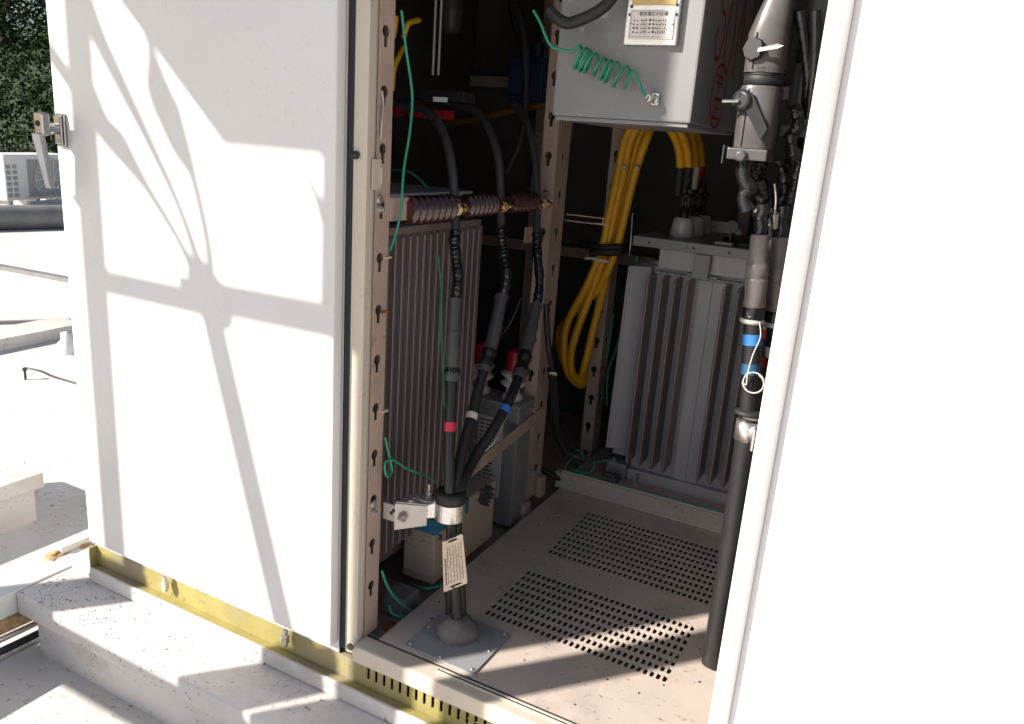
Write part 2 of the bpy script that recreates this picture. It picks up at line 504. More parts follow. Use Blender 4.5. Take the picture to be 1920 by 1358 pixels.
# front-left post
b = MB()
b.box(-0.041, -0.010, -0.032, -0.012, -0.034, 1.789, 0.002)
b.box(-0.041, -0.012, -0.0115, 0.002, -0.03, 1.789)
P_('post', b, M['paint'], 'ivory front frame post beside the closed door')
HZ = [0.018 + 0.1 * k for k in range(0, 19)]
b = MB()
keyhole_flange(b, (-0.008, -0.008), (0, 1, 0), 0.042, 0.0, 1.78, 0.002, HZ, 0.017)
b.box(-0.0262, -0.0082, 0.0305, 0.034, 0.0, 1.78)
P_('slotted_strut', b, M['strut'], 'front slotted strut with a column of keyholes')
# mid post: two flanges, each with keyholes
b = MB()
keyhole_flange(b, (-0.040, 0.752), (1, 0, 0), 0.040, 0.03, 1.80, 0.0022, HZ, 0.017)
keyhole_flange(b, (0.0, 0.7545), (0, 1, 0), 0.078, 0.03, 1.80, -0.0022, HZ, 0.040)
b.box(-.044, -.0405, .752, .79, .03, 1.8)
P_('slotted_strut', b, M['strut'], 'middle slotted angle strut with two columns of keyholes')
# rear post
b = MB()
keyhole_flange(b, (-0.022, 1.20), (1, 0, 0), 0.042, 0.0, 1.80, 0.0022, [h + .015 for h in HZ], 0.021)
keyhole_flange(b, (0.0202, 1.2025), (0, 1, 0), 0.06, 0.0, 1.80, -0.0022, [h + .015 for h in HZ], 0.03)
P_('slotted_strut', b, M['strut'], 'rear slotted strut behind the looped yellow cables')

# sill
b = MB(); b.box(-0.012, 0.90, -0.046, 0.0, -0.040, 0.0, 0.006); P_('sill', b, M['paint'], 'ivory threshold rail below the opening')
b = MB(); b.box(0.185, 0.73, -0.020, -0.0165, 0.0002, 0.004, .001); b.box(0.185, 0.73, -0.0115, -0.007, 0.0002, 0.004, .001); b.box(.181, .1855, -.020, -.007, .0002, .004, .001)
P_('seal_channel', b, M['paint'])
b = MB(); b.box(0.19, 0.73, -0.0162, -0.0118, 0.0003, 0.0022); P_('seal_strip', b, M['dark_gap'])
b = MB(); b.box(-0.012, 0.73, 0.0002, 0.0042, -0.006, -0.0005); P_('seam', b, M['dark_gap'])

# rubber bumpers on the frame face
for p in ((-0.0325, -0.0340, 1.0045), (-0.0119, -0.0480, -0.0013)):
    b = MB(); b.lathe([(.0075, .0), (.0075, .004), (.005, .007), (0, .008)], p, (0, -1, 0), 18)
    P_('bumper', b, M['seal'] if p[2] < .5 else M['rubber'])

# right jamb
b = MB(); b.box(0.737, 0.772, -0.028, 0.012, -0.039, 1.789, 0.002); P_('post', b, M['paint'], 'right frame post beside the swung-open door')

# closed door on the left
door = MB()
door.box(-0.85, -0.058, -0.060, -0.034, -0.016, 1.78, 0.004)
door_o = P_('door', door, M['door'], 'closed ivory door crossed by soft shadows')
b = MB(); b.box(-0.0575, -0.0415, -0.030, -0.024, -0.03, 1.78); P_('door_seal', b, M['dark_gap'])
b = MB(); b.box(CX0 + .002, -0.058, -0.031, -0.0275, -0.045, 1.858); P_('door_frame', b, M['door'])
# door bottom bolts
for q in ((-0.1966, -0.0470, -0.0550), (-0.5871, -0.0470, -0.0561)):
    b = MB(); x, y, z = q
    b.box(x - .008, x + .008, y - .006, y + .006, z - .012, z + .01, .002); b.box(x - .0045, x + .0045, y - .0045, y + .0045, z - .02, z + .022, .001)
    adopt_o = b.build('bolt_foot', M['alu'], door_o)
# handle
hd = MB()
hx, hz_ = -0.823, 1.000
hd.box(hx - .014, hx + .014, -.068, -.0605, hz_ - .036, hz_ + .036, .003)
hd.box(hx - .012, hx + .012, -.074, -.0682, hz_ - .03, hz_ + .03, .003)
hd.tube([(hx, -.074, hz_ + .002), (hx, -.098, hz_ + .002)], .0115, 18, 0)
hd.box(hx - .014, hx + .014, -.117, -.097, hz_ - .012, hz_ + .034, .004)
n0 = len(hd.v)
hd.prism([(hx - .013, -.112, hz_ - .010), (hx + .013, -.112, hz_ - .010), (hx + .008, -.095, hz_ - .118), (hx - .008, -.095, hz_ - .118)], (0, -.012, 0))
hd.box(hx - .008, hx + .008, -.107, -.086, hz_ - .124, hz_ - .117, .0015)
ho = hd.build('handle', M['chrome'], door_o)
b = MB(); b.tube([(hx, -.1175, hz_ + .012), (hx, -.119, hz_ + .012)], .006, 16, 0); b.box(hx - .0012, hx + .0012, -.1196, -.1192, hz_ + .008, hz_ + .016)
b.build('handle_lock', M['dark_gap'], door_o)

# open door on the right, swung outwards about 155 degrees
E_ = Vector((0.927, -0.375, 0)); N_ = Vector((-0.375, -0.927, 0)); H0 = Vector((0.743, -0.036, 0))
def dm(mb, u0, u1, n0, n1, z0, z1, bev=0.0):
    mt = Matrix((( E_.x, -N_.x, 0, H0.x), (E_.y, -N_.y, 0, H0.y), (0, 0, 1, 0), (0, 0, 0, 1)))
    mb.box(u0, u1, -n1, -n0, z0, z1, bev, mt)
b = MB()
dm(b, 0, 0.80, -0.002, 0.0, -0.016, 1.78)
od = P_('door', b, M['door'], 'swung-open ivory door showing its sunlit inner pan')
b = MB()
dm(b, 0, 0.021, 0.001, 0.030, -0.016, 1.78, .003); dm(b, 0.78, 0.80, 0.001, 0.030, -0.016, 1.78, .003)
b.build('door_lip', M['door'], od)
b = MB()
dm(b, 0.0215, 0.7795, 0.001, 0.030, -0.016, 0.004, .002); dm(b, 0.0215, 0.7795, 0.001, 0.030, 1.76, 1.78, .002)
b.build('door_lip', M['door'], od)

# floor: one pressed panel with two grids of slots, and the strip left of it
fl = MB()
TH = 0.003
def slot(cx, cy, lx=.0042, ly=.0105):
    q = []
    for (sx_, sy_, a0) in ((1, -1, -90), (1, 1, 0), (-1, 1, 90), (-1, -1, 180)):
        for k in range(3):
            a = math.radians(a0 + 45 * k); rr = .0034
            q.append((cx + sx_ * (lx - rr) + rr * math.cos(a), cy + sy_ * (ly - rr) + rr * math.sin(a), 0))
    return q
GX0, NX, PXX, PYY = 0.161, 31, 0.01412, 0.0300
G = [(0.207, 8), (0.548, 10)]
GX1 = GX0 + NX * PXX
FX0, FX1, FY0, FY1 = 0.026, 0.735, 0.002, 0.948
def flat(x0, x1, y0, y1): fl.prism([(x0, y0, 0), (x1, y0, 0), (x1, y1, 0), (x0, y1, 0)], (0, 0, -TH))
ys = FY0
for gy, ny in G:
    flat(FX0, FX1, ys, gy)
    flat(FX0, GX0, gy, gy + ny * PYY); flat(GX1, FX1, gy, gy + ny * PYY)
    for j in range(ny):
        for i in range(NX):
            x0 = GX0 + i * PXX; y0 = gy + j * PYY
            fl.prism([(x0, y0, 0), (x0 + PXX, y0, 0), (x0 + PXX, y0 + PYY, 0), (x0, y0 + PYY, 0)], (0, 0, -TH), [slot(x0 + PXX / 2, y0 + PYY / 2)])
    ys = gy + ny * PYY
flat(FX0, FX1, ys, FY1)
fp = P_('floor_panel', fl, M['floor'], 'beige steel floor panel pierced by two grids of slots')
b = MB(); b.box(FX0 - .0035, FX0 - .0005, FY0, FY1, -.02, .002, .0008); b.build('floor_edge', M['strut'], fp)
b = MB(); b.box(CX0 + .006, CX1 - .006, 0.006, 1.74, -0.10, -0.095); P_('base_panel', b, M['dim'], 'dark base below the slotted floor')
# loose pebbles and dirt flecks on the floor panel
b = MB()
for k in range(90):
    x = random.uniform(.05, .7); y = random.uniform(.02, .93); s = random.uniform(.0008, .0028)
    b.lathe([(0, 0), (s, .0002), (s * .7, s * .7), (0, s)], (x, y, 0.0003), (0, 0, 1), 6)
tag(b.build('grit', M['ink'], None), 'dark grit scattered over the beige floor panel', 'grit', None, 'stuff')
# gland plate
b = MB()
hol = [[(x + .0019 * math.cos(a), y + .0019 * math.sin(a), .0045) for a in [k * math.pi / 4 for k in range(8)]] for x, y in ((.20, .095), (.236, .075))]
b.prism([(0.081, 0.012, .0012), (0.254, 0.012, .0012), (0.254, 0.174, .0012), (0.081, 0.174, .0012)], (0, 0, .003))
gp = b.build('gland_plate', M['plate'], fp)
gp['label'] = 'gray square gland plate with screws round the cable base'
b = MB()
for x, y in ((.091, .022), (.244, .022), (.244, .164), (.091, .164), (.168, .020), (.244, .093), (.091, .093)):
    b.cut().lathe([(.0032, 0), (.0032, .0014), (.002, .0026), (0, .003)], (x, y, .0042), (0, 0, 1), 12)
adopt_s = b.build('screw', M['alu'], fp)

# strip left of the floor panel
b = MB(); b.box(-0.85, 0.0215, 0.04, 1.74, -0.045, -0.04); P_('base_plate', b, M['strut'], 'dusty base plate under the left equipment')
b = MB(); b.prism([(-.03, .04, -.0395), (.021, .04, -.0395), (.021, .24, -.0395), (-.03, .20, -.0395)], (0, 0, .012)); P_('base_angle', b, M['zinc'])
b = MB(); b.lathe([(0, 0), (.02, .0006), (.017, .001), (0, .0012)], (-.004, .085, -.0272), (0, 0, 1), 14); P_('rust_patch', b, M['rust'])
# ledge at the back of the floor and equipment bed behind it
b = MB(); b.box(0.0, 0.858, 0.950, 0.953, -0.002, 0.052); b.box(0.0, 0.858, 0.9535, 0.975, 0.048, 0.052); P_('ledge', b, M['floor'], 'low beige ledge along the back edge of the floor')
b = MB(); b.box(0.004, 0.858, 0.9465, 0.9495, 0.0, 0.005, .001); b.box(0.02, 0.858, 0.954, 0.958, 0.0522, 0.058, .001); P_('ledge_trim', b, M['paint'])
b = MB(); b.box(0.03, 0.858, 0.976, 1.74, 0.0, 0.03); P_('equipment_bed', b, M['strut'])
b = MB(); b.box(0.10, 0.858, 0.985, 1.03, 0.0302, 0.050, .002); b.box(0.10, .858, 1.36, 1.40, .0302, .05, .002); P_('equipment_rail', b, M['strut'])

# diagonal brace and small brackets round the middle strut
b = MB()
p1 = Vector((0.003, .39, .232)); p2 = Vector((0.003, .80, .276))
b.prism([p1 + Vector((0, 0, 0)), p1 + Vector((0, .0, .034)), p2 + Vector((0, .0, .036)), p2], (.003, 0, 0))
b.prism([(0.003, .39, .232), (0.003, .39, .266), (-.03, .36, .266), (-.03, .36, .232)], (0, .003, 0))
P_('brace', b, M['strut'], 'beige flat brace running back to the middle strut')
b = MB(); b.box(-.05, .004, .742, .7515, .235, .32, .001); b.cut().box(-.02, .012, .715, .7512, -.04, .028, .002); P_('bracket', b, M['strut'])
b = MB(); b.bolt((-.022, .7405, .30), (0, -1, 0), .007); b.bolt((-.004, .713, 0.0), (0, -1, 0), .008); b.bolt((0.0040, 0.7613, 0.1124), (1, 0, 0), .008); P_('bolt', b, M['zinc'])
b = MB(); b.box(.002, .02, .80, .83, .02, .085, .001); P_('bracket', b, M['strut'])
# horizontal rail in the background to the right of the middle strut
b = MB(); b.box(0.0, .125, .845, .85, .845, .848); b.box(0.0, .125, .845, .85, .862, .865); b.box(.09, .13, .842, .8445, .846, .85); b.box(.112, .115, .842, .8445, .85, .864)
P_('rail', b, M['strut'], 'short slotted rail beside the middle strut')
b = MB(); b.box(-.052, -.046, .70, .748, .788, .83); b.box(-.0458, -.03, .745, .748, .788, .83); P_('bracket', b, M['strut'])
# tiny plastic clips on the front strut
for k, q in enumerate(((-0.0050, 0.0334, 0.8172), (-0.0050, 0.0380, 0.5048), (-0.0050, 0.0283, 0.7113))):
    b = MB(); x, y, z = q; b.box(x - .003, x + .004, y - .012, y + .006, z - .002, z + .002, .0008); P_('strut_clip', b, M['tag'] if k < 2 else M['rust'])
b = MB(); b.box(-.0065, -.0045, -.022, .004, .945, 1.0, .0006); b.box(-.0065, -.001, .001, .0035, .955, .985, .0006); P_('latch_keeper', b, M['paint'])
b = MB(); b.tube([(-0.0040, -0.0016, 1.1182), (-0.0020, 0.0014, 1.0960), (0.0010, -0.0045, 1.0684), (-0.0030, -0.0023, 1.0342)], .0022, 8, 4); P_('latch_hook', b, M['zinc'])
# bolts in some keyholes
b = MB()
for q in ((-0.0055, 0.0009, 0.9279), (-0.0055, 0.0079, 0.3086)): b.cut().lathe([(.0085, 0), (.0085, .003), (.006, .004)], q, (1, 0, 0), 14); b.bolt(Vector(q) - Vector((0, 0, .018)), (1, 0, 0), .006)
P_('bolt', b, M['zinc'])

# ------------------------------------------------------------ left transformer
tl = thing('transformer', 'tall gray transformer with close-set radiator fins behind the front strut', 'transformer', (-.3, .3, 0.0))
b = MB(); b.box(-.52, -.112, .04, .47, .05, .858, .004); b.build('tank', M['fin'], tl)
for k in range(17):
    y = .052 + k * .0262
    if y > .484: break
    f = MB()
    f.prism([(-.112, y, .115), (-.066, y, .115), (-.060, y, .125), (-.060, y, .838), (-.066, y, .846), (-.112, y, .846)], (0, .004, 0))
    f.tube([(-.0605, y + .002, .122), (-.0605, y + .002, .84)], .0036, 8, 0)
    f.build('fin', M['fin'], tl)
b = MB(); b.box(-.10, -.062, .04, .484, .8465, .862, .002); b.box(-.10, -.058, .474, .486, .112, .8462, .002); b.build('fin_header', M['fin'], tl)
b = MB(); b.box(-.50, -.12, .06, .45, .8625, .905); b.build('neck', M['fin'], tl)
b = MB(); b.box(-.53, -.10, .03, .50, .9055, .925, .002); tc_ = b.build('cover', M['blue_gray'], tl)
def porcelain_stack(mb, p, axis, n, r0, r1, pitch, core):
    prof = [(core, 0)]
    for k in range(n):
        h = k * pitch
        rr = r0 + (r1 - r0) * k / max(1, n - 1)
        prof += [(core, h + pitch * .22), (rr * .97, h + pitch * .28), (rr, h + pitch * .40), (rr * .97, h + pitch * .52), (core * 1.05, h + pitch * .66)]
    prof += [(core, n * pitch)]
    mb.lathe(prof, p, axis, 26)
for k, (x, y) in enumerate(((-.13, .135), (-.27, .135), (-.40, .135))):
    b = MB(); porcelain_stack(b, (x, y, .9255), (0, 0, 1), 4, .034, .028, .012, .02); b.build('bushing', M['zinc'] if k == 0 else M['white_porcelain'], tl)

# gear hanging in the dark above it: yellow leads, red blocks
sw = thing('fuse_switch', 'dark fuse switch with red barrier blocks in the upper left gloom', 'switch', (-.2, .4, 1.0))
b = MB(); b.box(-.34, -.09, .42, .47, 1.125, 1.15, .004); b.box(-.34, -.31, .44, .47, 1.15, 1.78, .004); b.build('frame', M['dark_poly'], sw)
for x in (-.13, -.2, -.27):
    b = MB(); b.box(x - .016, x + .016, .38, .42, 1.085, 1.105, .003); b.build('barrier', M['redcap'], sw)
for x in (-.15, -.165):
    b = MB(); b.tube([(x, .40, 1.18), (x, .40, 1.35)], .003, 8, 0); b.build('rod', M['galv'], sw)
b = MB(); b.box(-.095, -.06, .30, .303, 1.118, 1.128); b.build('marker_tag', M['white'], sw)
for n_, pts in enumerate(([(-0.1672, 0.2500, 1.1336), (-0.1646, 0.2500, 1.1766), (-0.1664, 0.2700, 1.2055), (-0.1776, 0.3000, 1.2251)], [(-0.1771, 0.3000, 1.2467), (-0.1671, 0.3000, 1.2734), (-0.1746, 0.3500, 1.2886)], [(-0.1463, 0.2200, 1.2359), (-0.1431, 0.2200, 1.2563), (-0.1412, 0.2200, 1.2766)])):
    b = MB(); b.tube(pts, .006, 10, 5)
    tag(b.build('yellow_lead', M['yellow']), ['curved yellow lead hanging lowest beside the green wire', 'short yellow lead end bent beside the green wire near the top', 'stub of yellow lead directly against the front strut top'][n_], 'cable')
b = MB(); b.lathe([(.018, -.008), (.030, .004), (.032, .02), (.032, .05), (.035, .055), (.032, .06), (.035, .068), (.032, .075), (.032, .3)], (-0.4417, 0.9000, 1.3445), (0, 0, 1), 24)
tag(b.build('hanging_insulator', M['sleeve']), 'gray ribbed insulator hanging in the dark at top', 'insulator')
b = MB(); b.tube([(-0.9661, 1.5000, 1.0862), (-0.6618, 1.4000, 1.1090), (-0.5026, 1.3500, 1.1399), (-0.3789, 1.3500, 1.1670), (-0.3118, 1.3500, 1.1874)], .011, 12, 4)
b.tube([(-0.6293, 1.4200, 1.1268), (-0.4720, 1.3700, 1.1570), (-0.3222, 1.3700, 1.1988)], .009, 12, 4)
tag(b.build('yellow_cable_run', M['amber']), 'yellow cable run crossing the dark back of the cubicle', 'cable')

# ------------------------------------------------------------ cable-support insulators in a row
b = MB()
b.box(-.006, -.002, .034, .100, .886, .930, .001)
P_('insulator_bracket', b, M['strut'])
ins = [(.084, .172, .028, 7), (.300, .125, .026, 6), (.505, .130, .025, 6)]
lab = ['brown ribbed insulator nearest the front strut', 'brown ribbed insulator between the first and second cable clamps', 'brown ribbed insulator next to the middle strut']
for k, (y0, L_, r, n) in enumerate(ins):
    t = thing('support_insulator', lab[k], 'insulator', (-.002, y0, .905), 'insulators carrying the three cables')
    b = MB(); porcelain_stack(b, (-.002, y0, .905), (0, 1, 0), n, r, r, L_ * .93 / n, r * .62)
    b.lathe([(r * .62, L_ * .93), (r * .9, L_ * .95), (r * .95, L_), (r * .4, L_ + .004)], (-.002, y0, .905), (0, 1, 0), 24)
    b.build('porcelain', M['porcelain'], t)
    b = MB(); b.tube([(-.002, y0 + L_, .905), (-.002, y0 + L_ + .05, .905)], .007, 12, 0)
    b.build('stud', M['zinc'], t)
b = MB(); b.box(-.05, -.004, .744, .7505, .875, .925, .001); b.tube([(-.01, .64, .902), (-.01, .744, .902)], .006, 10, 0); b.bolt((-.012, .738, .902), (0, -1, 0), .012, .012); P_('bracket', b, M['strut'])

# ------------------------------------------------------------ three high-voltage cable cores with terminations
cores = [
 ('red', [(0.1627, 0.1000, 0.0012), (0.1441, 0.1000, 0.1468), (0.1294, 0.1000, 0.2560), (0.1208, 0.1000, 0.3334), (0.1020, 0.1200, 0.4359), (0.0813, 0.1500, 0.5526), (0.0645, 0.1750, 0.6369), (0.0476, 0.2000, 0.7219)],
         [(0.0479, 0.2000, 0.7162), (0.0472, 0.2100, 0.7547), (0.0314, 0.2250, 0.7962), (0.0176, 0.2350, 0.8332), (0.0145, 0.2420, 0.8549)],
         [(0.0149, 0.2420, 0.8493), (0.0024, 0.2550, 0.8978), (-0.0124, 0.2600, 0.9796), (-0.0448, 0.2800, 1.0414), (-0.0953, 0.3100, 1.0840), (-0.1588, 0.3400, 1.1042), (-0.2392, 0.3700, 1.1107)]),
 ('white', [(0.1306, 0.1250, -0.0233), (0.1218, 0.1200, 0.1292), (0.1261, 0.1100, 0.2507), (0.1235, 0.1150, 0.3285), (0.1098, 0.1600, 0.4007), (0.0959, 0.2200, 0.4714), (0.0815, 0.2800, 0.5462), (0.0726, 0.3350, 0.6179), (0.0580, 0.3900, 0.7031)],
         [(0.0585, 0.3900, 0.6969), (0.0618, 0.4000, 0.7462), (0.0404, 0.4200, 0.7909), (0.0266, 0.4300, 0.8256), (0.0177, 0.4400, 0.8512)],
         [(0.0181, 0.4400, 0.8463), (0.0046, 0.4550, 0.8960), (-0.0154, 0.4700, 0.9920), (-0.0467, 0.4900, 1.0485), (-0.0965, 0.5200, 1.0959), (-0.1533, 0.5500, 1.1185), (-0.2399, 0.6000, 1.1322)]),
 ('blue', [(0.1606, 0.1200, -0.0086), (0.1486, 0.1150, 0.1410), (0.1308, 0.1200, 0.2478), (0.1310, 0.1200, 0.3287), (0.1196, 0.2000, 0.3775), (0.1271, 0.2700, 0.4330), (0.1278, 0.3300, 0.4804), (0.1134, 0.4100, 0.5360), (0.0909, 0.4900, 0.6086), (0.0774, 0.5400, 0.6627)],
         [(0.0779, 0.5400, 0.6574), (0.0670, 0.5700, 0.7138), (0.0456, 0.5900, 0.7760), (0.0316, 0.6100, 0.8063), (0.0235, 0.6200, 0.8248)],
         [(0.0241, 0.6200, 0.8181), (0.0039, 0.6500, 0.8953), (-0.0194, 0.6700, 0.9932), (-0.0566, 0.7000, 1.0711), (-0.1119, 0.7400, 1.1305), (-0.1866, 0.8000, 1.1588)])]
def along(pts, a, c):
    """sub-path between fractions a and c of a densified catmull path"""
    P = [Vector(p) for p in pts]; Q = []
    for i in range(len(P) - 1):
        p0 = P[max(i - 1, 0)]; p1 = P[i]; p2 = P[i + 1]; p3 = P[min(i + 2, len(P) - 1)]
        for k in range(20):
            t = k / 20
            Q.append(0.5 * ((2 * p1) + (p2 - p0) * t + (2 * p0 - 5 * p1 + 4 * p2 - p3) * t * t + (3 * p1 - p0 - 3 * p2 + p3) * t ** 3))
    Q.append(P[-1])
    n = len(Q) - 1
    return Q[int(a * n):int(c * n) + 1]
def at_z(pts, z):
    Q = along(pts, 0, 1)
    return min(range(len(Q)), key=lambda i: abs(Q[i].z - z)) / (len(Q) - 1)
hv = thing('high_voltage_cable', 'black triple high voltage cable rising from the floor and fanning into three cores', 'cable', (.155, .1, 0))
info = {'red': ((847,722), (850,640), (843,797), M['red'], .0118), 'white': ((908,690), (925,640), (884,777), M['white'], .0118), 'blue': ((980,695), (995,620), (952,768), M['blue'], .0120)}
zt = {'red': ((0.0950, 0.1300, 0.4703), (0.0821, 0.1500, 0.5621), (0.0745, 0.1600, 0.5839)), 'white': ((0.0933, 0.2200, 0.4684), (0.0837, 0.2850, 0.5517), (0.0771, 0.3000, 0.5808)), 'blue': ((0.1304, 0.3200, 0.4631), (0.1168, 0.4000, 0.5232), (0.1125, 0.4200, 0.5534))}
for nm, low, mid, up in cores:
    r = .0118
    z_tape, z_end, z_sl = (zt[nm][0][2], zt[nm][1][2], zt[nm][2][2])
    fe = at_z(low, z_end); fs_ = at_z(low, z_sl); ft = at_z(low, z_tape)
    b = MB(); b.tube(along(low, 0, fe), r, 18, 0); c = b.build('cable_core', M['black'], hv)
    c['label'] = 'core marked with %s tape' % nm
    n = int(1 / .004)
    b = MB(); b.tube(along(low, ft - .011, ft + .012), r + .0011, 18, 0); b.build('marker_tape', {'red': M['red'], 'white': M['white'], 'blue': M['blue']}[nm], c)
    # stepped sleeves
    seg_ = along(low, fe - .006, 1.0); m_ = len(seg_)
    b = MB(); b.tube(seg_[:max(3, m_ // 7)], .0175, 20, 0); b.build('collar', M['sleeve'], c)
    b = MB()
    q = along(low, fe + .01, fs_ + .02)
    rad = [.0165 + .0012 * math.sin(i * .9) + random.uniform(-.0007, .0008) for i in range(len(q))]
    b.tube(q, .0165, 16, 0, radii=rad); b.build('tape_wrap', M['tape'], c)
    b = MB(); q = along(low, fs_, 1.0); rad = [.0152 if i < len(q) * .45 else .0142 for i in range(len(q))]
    rad[0] = .0158; rad[-1] = .0150
    b.tube(q, .015, 20, 0, radii=rad)
    k = int(len(q) * .45); b.tube(q[k:k + 3], .0162, 20, 0)
    b.tube(q[-3:], .0160, 20, 0)
    b.build('sleeve', M['sleeve'], c)
    b = MB(); q = along(mid, 0, 1)
    rad = [.0112 + .0009 * math.sin(i * .37 + len(nm)) + .0005 * math.sin(i * 1.3) + random.uniform(-.0005, .0005) for i in range(len(q))]
    q = [p + Vector((random.uniform(-1, 1), random.uniform(-1, 1), 0)) * .0006 for p in q]
    b.tube(q, .012, 16, 0, radii=rad); b.build('tape_wrap', M['tape'], c)
    b = MB(); b.tube(up, .0098, 16, 8); b.build('core_tail', M['core'], c)
# brass clamps on the insulator row
for k, (q, r) in enumerate((((0.0054, 0.2500, 0.9006), .012), ((0.0071, 0.4500, 0.8989), .011), ((0.0094, 0.6600, 0.8982), .008))):
    t = thing('cable_clamp', ['brass clamp holding the red-marked core to the insulators', 'brass clamp holding the white-marked core to the insulators', 'dull clamp holding the blue-marked core by the middle strut'][k], 'clamp', q, 'clamps on the insulator row')
    b = MB(); x, y, z = q
    b.box(x - .018, x + .010, y - .017, y + .022, z - .012, z + .012, .003); b.build('strap', M['brass'], t)
    b = MB(); b.bolt((x + .010, y - .006, z + .001), (1, -.8, 0), .0085, .009); b.bolt((x + .004, y + .028, z + .001), (1, -.4, 0), .007, .01); b.bolt((x + .002, y - .0175, z - .002), (0, -1, 0), .007, .008)
    b.build('nut', M['brass'], t)
# putty dome at the base
b = MB()
n = 28; vs = []; rings = [(.044, 0.0), (.046, .010), (.043, .022), (.036, .032), (.026, .040), (.018, .045)]
for (rr, h) in rings:
    for k in range(n):
        a = 2 * math.pi * k / n
        w = rr * (1 + .05 * math.sin(3 * a + h * 60) + .03 * math.sin(7 * a + h * 110))
        vs.append((.157 + math.cos(a) * w, .105 + math.sin(a) * w, .0043 + h + .002 * math.sin(5 * a)))
fs = []
for i in range(len(rings) - 1):
    for k in range(n):
        fs.append((i * n + k, i * n + (k + 1) % n, (i + 1) * n + (k + 1) % n, (i + 1) * n + k))
fs.append(tuple((len(rings) - 1) * n + k for k in range(n)))
b.add(vs, fs, True)
tag(b.build('putty_mound', M['putty']), 'gray duct putty mound sealing the cable foot on the plate', 'putty')

# rubber collar, aluminium saddle, bracket
b = MB(); cpt = Vector((0.1178, 0.1100, 0.3226))
b.lathe([(.030, -.012), (.033, -.006), (.033, .010), (.026, .014), (.020, .012)], cpt, (0, 0, 1), 26)
tag(b.build('rubber_collar', M['rubber']), 'black rubber collar round the cable where its cores part', 'collar')
sd = thing('saddle_clamp', 'shiny aluminium saddle clamp round the black cable', 'clamp', tuple(cpt - Vector((0, 0, .035))))
b = MB()
cz = cpt.z - .050
n = 20; out = []; r1, r2 = .0305, .0335
for k in range(n + 1):
    a = math.radians(-150 + 210 * k / n)
    out.append((math.cos(a), math.sin(a)))
# ribbon swept round the cable, then ears to the left
path = [(cpt.x - .060, cpt.y - .030), (cpt.x - .036, cpt.y - .030), (cpt.x - .030, cpt.y - .024)] + [(cpt.x + r1 * c_, cpt.y + r1 * s_) for c_, s_ in out if not (c_ < -.86)]
vs = []
for (x, y) in path: vs += [(x, y, cz), (x, y, cz + .038)]
fs = [(2 * i, 2 * i + 2, 2 * i + 3, 2 * i + 1) for i in range(len(path) - 1)]
cen = Vector((cpt.x, cpt.y, 0))
vs2 = []
for (x, y, z) in vs:
    d = (Vector((x, y, 0)) - cen).normalized() * .0022
    vs2.append((x + d.x, y + d.y, z))
nn = len(vs)
allv = vs + vs2
ff = fs + [tuple(i + nn for i in reversed(f)) for f in fs]
for i in range(len(path) - 1):
    ff.append((2 * i, 2 * i + nn, 2 * i + 2 + nn, 2 * i + 2)); ff.append((2 * i + 1, 2 * i + 3, 2 * i + 3 + nn, 2 * i + 1 + nn))
ff.append((0, 1, 1 + nn, nn)); l = 2 * (len(path) - 1); ff.append((l, l + nn, l + 1 + nn, l + 1))
b.add(allv, ff); b.build('saddle', M['alu'], sd)
b = MB(); b.bolt((cpt.x - .042, cpt.y - .0335, cz + .019), (0, -1, 0), .006, .005, True); b.build('bolt', M['alu'], sd)
b = MB(); b.box(cpt.x - .068, cpt.x - .0635, cpt.y - .042, cpt.y - .020, cz - .006, cz + .042, .001)
b.tube([(cpt.x - .074, cpt.y - .05, cz + .034), (cpt.x - .066, cpt.y - .048, cz + .038), (cpt.x - .060, cpt.y - .046, cz + .030), (cpt.x - .060, cpt.y - .046, cz - .002)], .0022, 8, 4)
b.tube([(cpt.x - .088, cpt.y - .045, cz + .022), (cpt.x - .062, cpt.y - .046, cz + .018)], .0022, 8, 0)
b.build('clip', M['alu'], sd)
b = MB()
b.box(-.010, .022, .048, .051, .258, .296, .001); b.tube([(.022, .0505, .259), (.022, .0505, .2955)], .0018, 8, 0); b.box(.0225, .0255, .050, .10, .258, .296, .001)
P_('support_strap', b, M['paint'], 'ivory strap holding the cable bracket to the front strut')
b = MB(); b.lathe([(.0042, 0), (.0042, .0006)], (.012, .0478, .277), (0, -1, 0), 12); b.cut().lathe([(.0042, 0), (.0042, .0006)], (.018, .0478, .284), (0, -1, 0), 12); P_('bolt_hole', b, M['dark_gap'])
b = MB()
b.prism([(.0265, .040, .245), (.0265, .040, .306), (.088, .068, .306), (.088, .068, .262)], (-.0012, .0026, 0))
b.prism([(.0265, .0428, .3065), (.088, .0708, .3065), (.10, .115, .3065), (.03, .105, .3065)], (0, 0, .0025))
P_('angle_bracket', b, M['zinc'], 'galvanized angle bracket behind the saddle clamp')
b = MB(); b.bolt((.044, .046, .278), (-.4, -1, 0), .008, .005); b.bolt((.070, .100, .309), (0, 0, 1), .006, .012); b.cut(); b.tube([(.070, .100, .31), (.070, .100, .34)], .0035, 10, 0); P_('bolt', b, M['zinc'])

